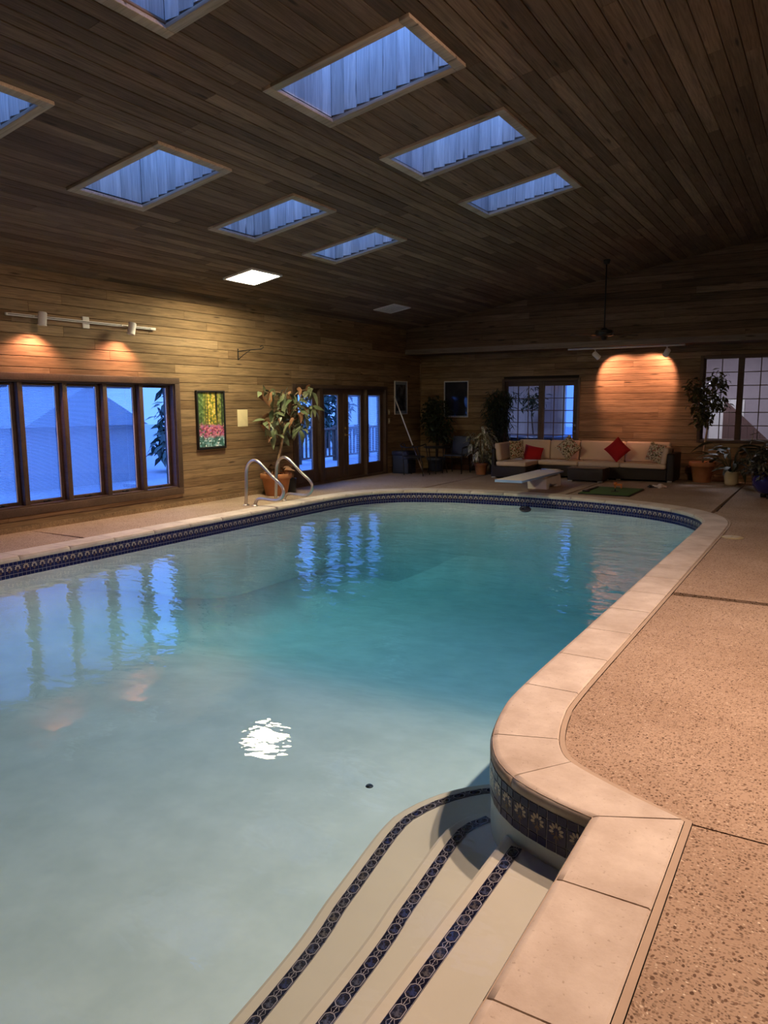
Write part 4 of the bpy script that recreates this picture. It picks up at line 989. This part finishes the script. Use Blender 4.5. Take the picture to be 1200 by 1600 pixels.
# ------------------------------------------------------------------ seating corner at the back left
t = thing('patio_chair', 'black metal tub chair with a curved rail, nearest the glass doors', 'chair', (-8.28, 15.30, 0))
q = MB(); ring = [Vector((-.10+.30*math.cos(a), .28*math.sin(a), .72-.07*max(0, -math.sin(a)))) for a in [math.radians(-190+200*i/24) for i in range(25)]]
q.tube(ring, .014, 9); q.build('arm_rail', DARKM, t)
for x, y, xt, yt, zt in ((-.27, -.14, -.32, -.17, .68), (.27, -.22, .10, -.20, .66), (-.24, .16, -.38, .06, .72), (.24, .16, .19, .06, .72)):
    q = MB(); q.tube([(x, y, 0), ((x*.86+xt*.14), (y+yt)/2, .3), (xt, yt, zt)], .011, 8); q.build('leg', DARKM, t)
q = MB(); q.lathe([(0, .40), (.22, .40), (.245, .415), (.245, .435), (.22, .445), (0, .45)], 24, (-.06, -.03, 0)); q.build('seat', BLACK, t)
q = MB(); q.tube([(-.30, -.165, .38), (.16, -.21, .38)], .009, 7); q.build('stretcher', DARKM, t)
t = thing('patio_chair', 'dark sling armchair facing the pool beside the variegated plant', 'chair', (-7.72, 16.22, 0))
for sx_ in (-1, 1):
    q = MB(); q.tube([(sx_*.25, -.24, 0), (sx_*.24, -.22, .42), (sx_*.25, -.20, .60)], .012, 8); q.build('leg', DARKM, t)
    q = MB(); q.tube([(sx_*.24, .27, 0), (sx_*.23, .20, .42), (sx_*.24, .26, .84)], .012, 8); q.build('leg', DARKM, t)
    q = MB(); q.tube([(sx_*.25, -.20, .60), (sx_*.285, -.1, .635), (sx_*.285, .1, .63), (sx_*.24, .23, .62)], .017, 8); q.build('armrest', DARKM, t)
q = MB(); q.bbox((-.23, -.22, .41), (.23, .22, .44), .012); q.build('seat', NAVYP, t)
q = MB(); q.bbox((-.22, -.012, 0), (.22, .012, .44), .01, Matrix.Translation((0, .215, .43)) @ Matrix.Rotation(math.radians(-10), 4, 'X')); q.build('backrest', NAVYP, t)
t = thing('patio_table', 'low dark round patio table between the two dark chairs', 'table', (-8.10, 15.95, 0))
q = MB(); q.lathe([(0, .60), (.30, .60), (.32, .61), (.32, .625), (.30, .635), (0, .635)], 30); q.build('table_top', DARKM, t)
for k in range(3):
    a = 2*PI*k/3-1.2; q = MB(); q.tube([(.27*math.cos(a), .27*math.sin(a), 0), (.20*math.cos(a), .20*math.sin(a), .3), (.24*math.cos(a), .24*math.sin(a), .6)], .011, 7); q.build('leg', DARKM, t)
t = thing('storage_box', 'dark navy plastic storage box standing against the left wall', 'box', (-8.83, 15.66, 0))
q = MB(); q.prism([(-.22, -.20), (.22, -.20), (.22, .20), (-.22, .20)], 0, .005); q.bbox((-.215, -.20, .0), (.215, .20, .44), .03); q.build('body', NAVYP, t)
q = MB(); q.bbox((-.23, -.215, .42), (.23, .215, .53), .035); q.build('lid', NAVYP, t)
q = MB(); q.bbox((-.07, -.228, .45), (.07, -.212, .475), .004); q.build('handle', BLACK, t)
t = thing('skimmer_pole', 'white telescopic pool pole leaning against the left wall', 'pole', (-8.22, 15.50, 0))
A, B_ = Vector((.0, 0, .012)), Vector((-.875, .16, 1.81)); q = MB(); q.tube([A, A.lerp(B_, .36)], .012, 10); q.build('inner_tube', STEEL, t)
q = MB(); q.tube([A.lerp(B_, .34), B_], .016, 10); q.build('outer_tube', WHITE, t)
q = MB(); q.tube([A.lerp(B_, .335), A.lerp(B_, .365)], .02, 10); q.build('clamp', BLACK, t)

# ------------------------------------------------------------------ sofa group
def cushion(b_, lo, hi, c=.05, mat=None): b_.bbox(lo, hi, c, mat)
t = thing('sectional_sofa', 'long cream-cushioned dark wicker sectional sofa against the back wall', 'sofa', (-4.72, 16.60, 0))
SX, SY = 4.72, -16.60
def P3(x, y, z): return (x+SX, y+SY, z)
def sb(nm, lo, hi, mt, c): q = MB(); q.bbox(P3(*lo), P3(*hi), c); return q.build(nm, mt, t)
sb('base', (-5.70, 16.22, .035), (-2.95, 16.98, .27), WICK, .012)
sb('base', (-6.52, 15.48, .035), (-5.71, 16.98, .27), WICK, .012)
sb('back_frame', (-6.52, 16.84, .271), (-2.95, 16.99, .66), WICK, .02)
sb('side_frame', (-6.60, 15.70, .036), (-6.521, 16.99, .64), WICK, .02)
sb('arm', (-2.949, 16.20, .036), (-2.80, 16.99, .60), WICK, .03)
for x in (-5.70, -4.80, -3.88, -2.98):
    pass
xs = [-5.70, -4.80, -3.90, -2.96]
sb('seat_cushion', (-6.40, 15.46, .272), (-5.712, 16.72, .375), CUSH, .035)
for a, c in zip(xs, xs[1:]): sb('seat_cushion', (a+.004, 16.19, .272), (c-.004, 16.72, .375), CUSH, .035)
def back_c(x0, x1):
    q = MB(); q.bbox((x0+.004, -.07, 0), (x1-.004, .07, .44), .045, Matrix.Translation((SX, 16.765+SY, .365)) @ Matrix.Rotation(math.radians(-9), 4, 'X')); q.build('back_cushion', CUSH, t)
for a, c in ((-6.36, -5.60), (-5.60, -4.92), (-4.92, -3.92), (-3.92, -2.98)): back_c(a, c)
q = MB(); q.bbox((-.065, 15.74+SY, 0), (.065, 16.66+SY, .40), .045, Matrix.Translation((-6.44+SX, 0, .365)) @ Matrix.Rotation(math.radians(-9), 4, 'Y')); q.build('back_cushion', CUSH, t)
q = MB(); q.bbox((-.06, 16.22+SY, 0), (.06, 16.68+SY, .36), .045, Matrix.Translation((-3.03+SX, 0, .36)) @ Matrix.Rotation(math.radians(10), 4, 'Y')); q.build('back_cushion', CUSH, t)
for x, y in ((-6.46, 15.54), (-5.78, 15.54), (-5.64, 16.28), (-4.35, 16.28), (-3.92, 16.28), (-2.88, 16.28)): sb('foot', (x-.05, y-.05, 0), (x+.05, y+.05, .036), STEEL, .006)
def pillow(label, mt, loc, rot, s, th=.13, group='throw pillows on the sofa'):
    q = MB(); n_ = 12
    for sgn in (-1, 1):
        b0 = len(q.v)
        for i in range(n_+1):
            for j in range(n_+1):
                u, v = i/n_*2-1, j/n_*2-1; pu = u*(1-.10*(1-u*u)*0-.07*(1-v*v)*abs(u)); pv = v*(1-.07*(1-u*u)*abs(v)); q.v.append((pu*s/2, sgn*th/2*((1-u**4)*(1-v**4))**.55, pv*s/2))
        for i in range(n_):
            for j in range(n_):
                k = b0+i*(n_+1)+j; f_ = (k, k+1, k+n_+2, k+n_+1); q.f.append(f_ if sgn > 0 else f_[::-1]); q.mi.append(0); q.sm.append(True)
    o = q.build('throw_pillow', mt); o.location = loc; o.rotation_euler = rot; return tag(o, label, 'pillow', group)
R_ = math.radians
pillow('patterned pillow at the left end of the sofa', PATT, (-6.18, 16.15, .60), (R_(-8), 0, R_(62)), .42)
pillow('red pillow lying in the left corner of the sofa', RED, (-5.92, 16.50, .50), (R_(-38), R_(12), R_(18)), .42)
pillow('patterned pillow set on its corner left of the middle of the sofa', PATT, (-5.10, 16.50, .65), (R_(-14), R_(45), R_(0)), .42)
pillow('red diamond-set pillow in the middle of the sofa', RED, (-4.02, 16.48, .64), (R_(-15), R_(45), 0), .40)
pillow('patterned pillow at the right end of the sofa', PATT, (-3.22, 16.46, .60), (R_(-12), R_(12), R_(-25)), .40)
t = thing('coffee_table', 'low dark wicker coffee table in front of the sofa', 'table', (-4.44, 15.82, 0))
q = MB(); q.bbox((-.37, -.27, .03), (.37, .27, .275), .015); q.build('body', WICK, t)
q = MB(); q.bbox((-.38, -.28, .276), (.38, .28, .295), .006); q.build('glass_top', plain('smoked_top', (.10, .075, .065), .12), t)
for x in (-.31, .31):
    for y in (-.22, .22): q = MB(); q.bbox((x-.05, y-.04, 0), (x+.05, y+.04, .03), .005); q.build('foot', STEEL, t)

# ------------------------------------------------------------------ pool deck things
t = thing('diving_board', 'white diving board on a moulded stand at the far pool end', 'diving board', (-4.88, 13.9, 0))
q = MB(); q.bbox((-.25, -1.52, .265), (.25, .82, .305), .012); q.build('board', BOARDM, t)
q = MB(); q.bbox((-.253, -1.53, .262), (.253, -1.521, .308), .003); q.bbox((.2505, -1.52, .268), (.256, .8, .303), .002); q.bbox((-.256, -1.52, .268), (-.2505, .8, .303), .002); q.build('edge_strip', BLUEM, t)
q = MB(); q.prism([(-.02, 0), (.10, 0), (.16, .10), (.35, .06), (.62, .06), (.62, 0), (.85, 0), (.85, .10), (.80, .22), (.70, .262), (-.10, .262), (-.06, .2)], -.19, .19, frame_mat((0, 1, 0), (0, 0, 1), (1, 0, 0), (0, 0, 0))); q.build('stand', WHITE, t)
q = MB(); q.tube([(-.2, .78, .315), (.2, .78, .315)], .018, 10); q.build('rear_bar', STEEL, t)
for x in (-.15, .15): q = MB(); q.lathe([(0, .015), (.018, .013), (.02, 0)], 10, (x, .6, .305)); q.build('bolt', STEEL, t)
t = thing('practice_mat', 'green turf practice mat on the deck behind the pool', 'mat', (-3.50, 14.05, 0))
q = MB(); q.bbox((-.46, -.60, 0), (.46, .60, .018), .006); q.build('rubber_base', BLACK, t)
q = MB(); q.bbox((-.445, -.585, .0185), (.445, .585, .028), .003); q.build('turf', TURF, t)
t = thing('golf_putter', 'short black club lying on the left edge of the green mat', 'golf club', (-3.86, 13.85, .03))
q = MB(); q.tube([(-.02, -.2, .012), (.0, .60, .012)], .012, 8); q.build('shaft', BLACK, t)
q = MB(); q.bbox((-.06, -.26, 0), (.07, -.19, .03), .008); q.build('club_head', BLACK, t)
t = thing('rubber_tee', 'black rubber tee pad on the green mat', 'tee', (-3.40, 13.9, .0285)); q = MB(); q.bbox((-.07, -.02, 0), (.07, .02, .012), .004); q.lathe([(.014, .012), (.01, .03), (.014, .045)], 10); q.build('pad', BLACK, t)
t = thing('small_toy', 'small orange toy animal standing on the green mat', 'toy', (-3.55, 14.5, .0285))
ORG = plain('orange_plastic', (.62, .20, .05), .5)
q = MB(); q.lathe([(0, .05), (.03, .06), (.04, .085), (.03, .11), (0, .115)], 14, (0, 0, 0)); q.bbox((-.02, -.025, .045), (.13, .025, .085), .018); q.build('body', ORG, t)
for x, y in ((-.0, -.018), (-.0, .018), (.115, -.018), (.115, .018)): q = MB(); q.tube([(x, y, 0), (x, y, .055)], .009, 7); q.build('leg', ORG, t)
q = MB()
rr = random.Random(3)
def crumple(lo, c, s, rng):
    bm = bmesh.new(); bmesh.ops.create_icosphere(bm, subdivisions=3, radius=1)
    for v in bm.verts:
        k = 1+.35*math.sin(v.co.x*5+s)+.25*math.sin(v.co.y*7+s*2)+.2*math.sin(v.co.z*9+v.co.x*4); v.co = Vector((c[0]+v.co.x*lo[0]*k, c[1]+v.co.y*lo[1]*k, max(.001, c[2]+v.co.z*lo[2]*k)))
    bm.verts.index_update(); r = ([v.co.copy() for v in bm.verts], [[v.index for v in f.verts] for f in bm.faces]); bm.free(); return r
t = thing('crumpled_cloth', 'small crumpled white cloth lying on the deck right of the mat', 'cloth', (-2.9, 15.15, 0))
q = MB(); q.add(*crumple((.12, .07, .035), (.05, 0, .03), 1, rr), True); q.build('pale_cloth', plain('pale_cloth_fabric', (.62, .52, .46), .9), t)
q = MB(); q.add(*crumple((.06, .05, .025), (-.13, -.02, .02), 2, rr), True); q.build('dark_cloth', BLACK, t)

# ------------------------------------------------------------------ outside, left
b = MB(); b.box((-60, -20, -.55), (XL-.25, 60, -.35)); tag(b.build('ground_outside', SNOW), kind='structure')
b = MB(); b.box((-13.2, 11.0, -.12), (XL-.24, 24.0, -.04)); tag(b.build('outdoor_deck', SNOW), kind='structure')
t = thing('deck_railing', 'grey deck railing seen through the left glass doors', 'railing', (-12.9, 19.6, -.04))
q = MB(); q.bbox((-.05, -4.6, .92), (.06, 4.6, .98), .006); q.build('top_rail', OUTWOOD, t)
q = MB(); q.bbox((-.03, -4.6, .12), (.03, 4.6, .17), .006); q.build('bottom_rail', OUTWOOD, t)
for k in range(48): q = MB(); q.box((-.02, -4.5+.19*k, .17), (.02, -4.5+.19*k+.045, .92)); q.build('baluster', OUTWOOD, t)
for k in range(6): q = MB(); q.bbox((-.06, -4.6+1.8*k, 0), (.06, -4.6+1.8*k+.12, 1.04), .006); q.build('post', OUTWOOD, t)
def tree(label, loc, h, w_, seed, mt=LF_TREE):
    t = thing('evergreen_tree', label, 'tree', loc, group='trees outside the left windows'); rg = random.Random(seed)
    q = MB(); q.tube([(0, 0, -.1), (0, 0, h*.9)], [.12, .02], 7); q.build('trunk', DBARK, t)
    bush('foliage', mt, t, [((0, 0, h*(.18+.13*k)), (w_*(1-.12*k), w_*(1-.12*k), h*.11)) for k in range(7)], 900, .42, .16, rg, -.4)
tree('evergreen tree outside the second glass door pane', (-19.5, 27.5, -.4), 6.5, 1.5, 1)
tree('evergreen tree outside the rightmost window pane', (-17.0, 16.4, -.4), 4.2, .9, 2)
tree('evergreen tree far outside the leftmost windows', (-24, 14.5, -.4), 6.0, 1.6, 3)
t = thing('garden_shed', 'pale snow-roofed shed outside the left windows', 'shed', (-17.5, 12.2, -.36))
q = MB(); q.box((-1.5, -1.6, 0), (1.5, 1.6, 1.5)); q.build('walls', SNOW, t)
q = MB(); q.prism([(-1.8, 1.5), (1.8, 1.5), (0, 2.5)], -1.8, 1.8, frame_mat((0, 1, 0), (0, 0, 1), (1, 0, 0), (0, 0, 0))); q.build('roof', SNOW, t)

# ------------------------------------------------------------------ rooms behind the back wall
def room(nm, x0, x1, y1, zc_, mt, hole=None):
    f = MB(); f.box((x0, YB+.2, -.1), (x1, y1, 0)); tag(f.build('floor_'+nm, mt), kind='structure')
    f = MB(); f.box((x0-.1, YB+.2, zc_), (x1+.1, y1+.1, zc_+.1)); tag(f.build('ceiling_'+nm, mt), kind='structure')
    f = MB(); f.box((x0-.1, YB+.2, -.1), (x0, y1+.1, zc_)); f.box((x1, YB+.2, -.1), (x1+.1, y1+.1, zc_)); tag(f.build('wall_side_'+nm, mt), kind='structure')
    f = MB(); holed(f, (x0, x1), (-.1, zc_), [hole] if hole else [], lambda a, c, d, e2: f.box((a, y1, d), (c, y1+.1, e2))); return tag(f.build('wall_far_'+nm, mt), kind='structure')
wf = room('sunroom', -9.2, -5.2, 21.0, 2.6, LAV, (-6.62, -5.5, .3, 2.4))
for k in range(13):                                               # vertical panel boards
    q = MB(); q.box((-9.1+.19*k, 20.965, 0), (-9.1+.19*k+.183, 21.0, 2.6)); q.build('panel', LAV, wf)
q = MB()
for lo, hi in [((-6.70, .25), (-6.6, 2.48)), ((-5.55, .25), (-5.45, 2.48)), ((-6.6, .25), (-5.55, .32)), ((-6.6, 2.38), (-5.55, 2.48)), ((-6.33, .32), (-6.29, 2.38))]: q.box((lo[0], 20.93, lo[1]), (hi[0], 21.05, hi[1]))
wn = tag(q.build('window_3', WHITE), kind='structure')
q = MB(); q.box((-6.6, 21.0, .3), (-5.5, 21.005, 2.4)); q.build('pane', GLASS, wn)
b = MB(); b.box((-20, 21.3, -.5), (12, 60, -.3)); tag(b.build('ground_back', SNOW), kind='structure')
t = thing('spa_cover', 'dark blue vinyl covered spa behind the back glass doors', 'spa', (-6.9, 18.9, 0))
q = MB(); q.bbox((-.85, -.75, 0), (.85, .75, .70), .04); q.build('cabinet', LEATHER, t)
q = MB(); q.bbox((-.90, -.80, .701), (-.005, .80, .80), .035); q.bbox((.005, -.80, .701), (.90, .80, .80), .035); q.build('cover', LEATHER, t)
t = thing('indoor_tree', 'small thin-trunked tree seen through the back glass doors', 'potted plant', (-7.25, 20.1, 0)); pot(t, .14, .19, .3, BLACK)
q = MB(); q.tube([(0, 0, .25), (.03, 0, .8), (-.03, 0, 1.3), (.02, 0, 1.7)], .016, 6); q.build('trunk', DBARK, t); bush('foliage', LF_DARK, t, [((0, 0, 1.72), (.4, .35, .38))], 220, .16, .05, random.Random(6))
ld = bpy.data.lights.new('sunroom_fill_light', 'AREA'); ld.energy = 42; ld.size = .5; ld.color = (.62, .72, 1.0); lo_ = bpy.data.objects.new('sunroom_fill_light', ld); COL.objects.link(lo_); lo_.location = (-7.4, 18.3, 2.55)  # added area light without a fixture, brightens the sunroom
wf = room('hall', -4.2, 2.0, 21.5, 3.2, plain('hall_plaster', (.40, .345, .37), .8))
t = thing('stair_wall', 'brown sloping stair half-wall seen through the back window', 'stair wall', (-1.95, 20.2, 0))
q = MB()
for k in range(13):
    a = -.45+.14*k; h0_, h1_ = 1.72-.97*(a+.45), 1.72-.97*(a+.585); q.prism([(a, 0), (a+.135, 0), (a+.135, max(.02, h1_)), (a, max(.03, h0_))], 0, .06, frame_mat((1, 0, 0), (0, 0, 1), (0, -1, 0), (0, 0, 0)))
q.build('panelling', plain('stair_panel_wood', (.085, .046, .04), .6), t)
t = thing('lit_opening_stand_in', 'white door panel standing in for a lit opening behind the back window', 'door', (-2.52, 21.44, 0))
q = MB(); q.bbox((-.36, -.02, 0), (.46, .04, 1.72), .01); q.build('white_panel', WHITE, t)  # white colour stands in for the brightness of a lit opening
q = MB(); q.lathe([(0, .06), (.025, .05), (.03, .02), (.012, 0)], 12, mat=frame_mat((1, 0, 0), (0, 0, 1), (0, -1, 0), (.36, -.02, .95))); q.build('knob', BRASS, t)
t = thing('wall_rack', 'white rack on a brown panel at the top right of the back window', 'rack', (-1.0, 19.5, 0))
q = MB(); q.prism([(-.33, 2.9), (-.28, 2.2), (-.17, 1.75), (.0, 1.35), (.6, 1.2), (.6, 2.9)], 0, .05, frame_mat((1, 0, 0), (0, 0, 1), (0, -1, 0), (0, 0, 0))); q.build('panel', MATS['stair_panel_wood'], t)
for z in (2.0, 2.28, 2.55): q = MB(); q.bbox((-.25, -.16, z), (.3, -.08, z+.035), .005); q.build('rail', WHITE, t)
for x in (-.22, -.05, .15): q = MB(); q.bbox((x, -.14, 1.9), (x+.035, -.10, 2.75), .005); q.build('post', WHITE, t)
ld = bpy.data.lights.new('hall_fill_light', 'AREA'); ld.energy = 95; ld.size = .5; ld.color = (1, .86, .82); lo_ = bpy.data.objects.new('hall_fill_light', ld); COL.objects.link(lo_); lo_.location = (-2.2, 19.0, 3.15)  # unseen area light added to light the hall, no fixture built
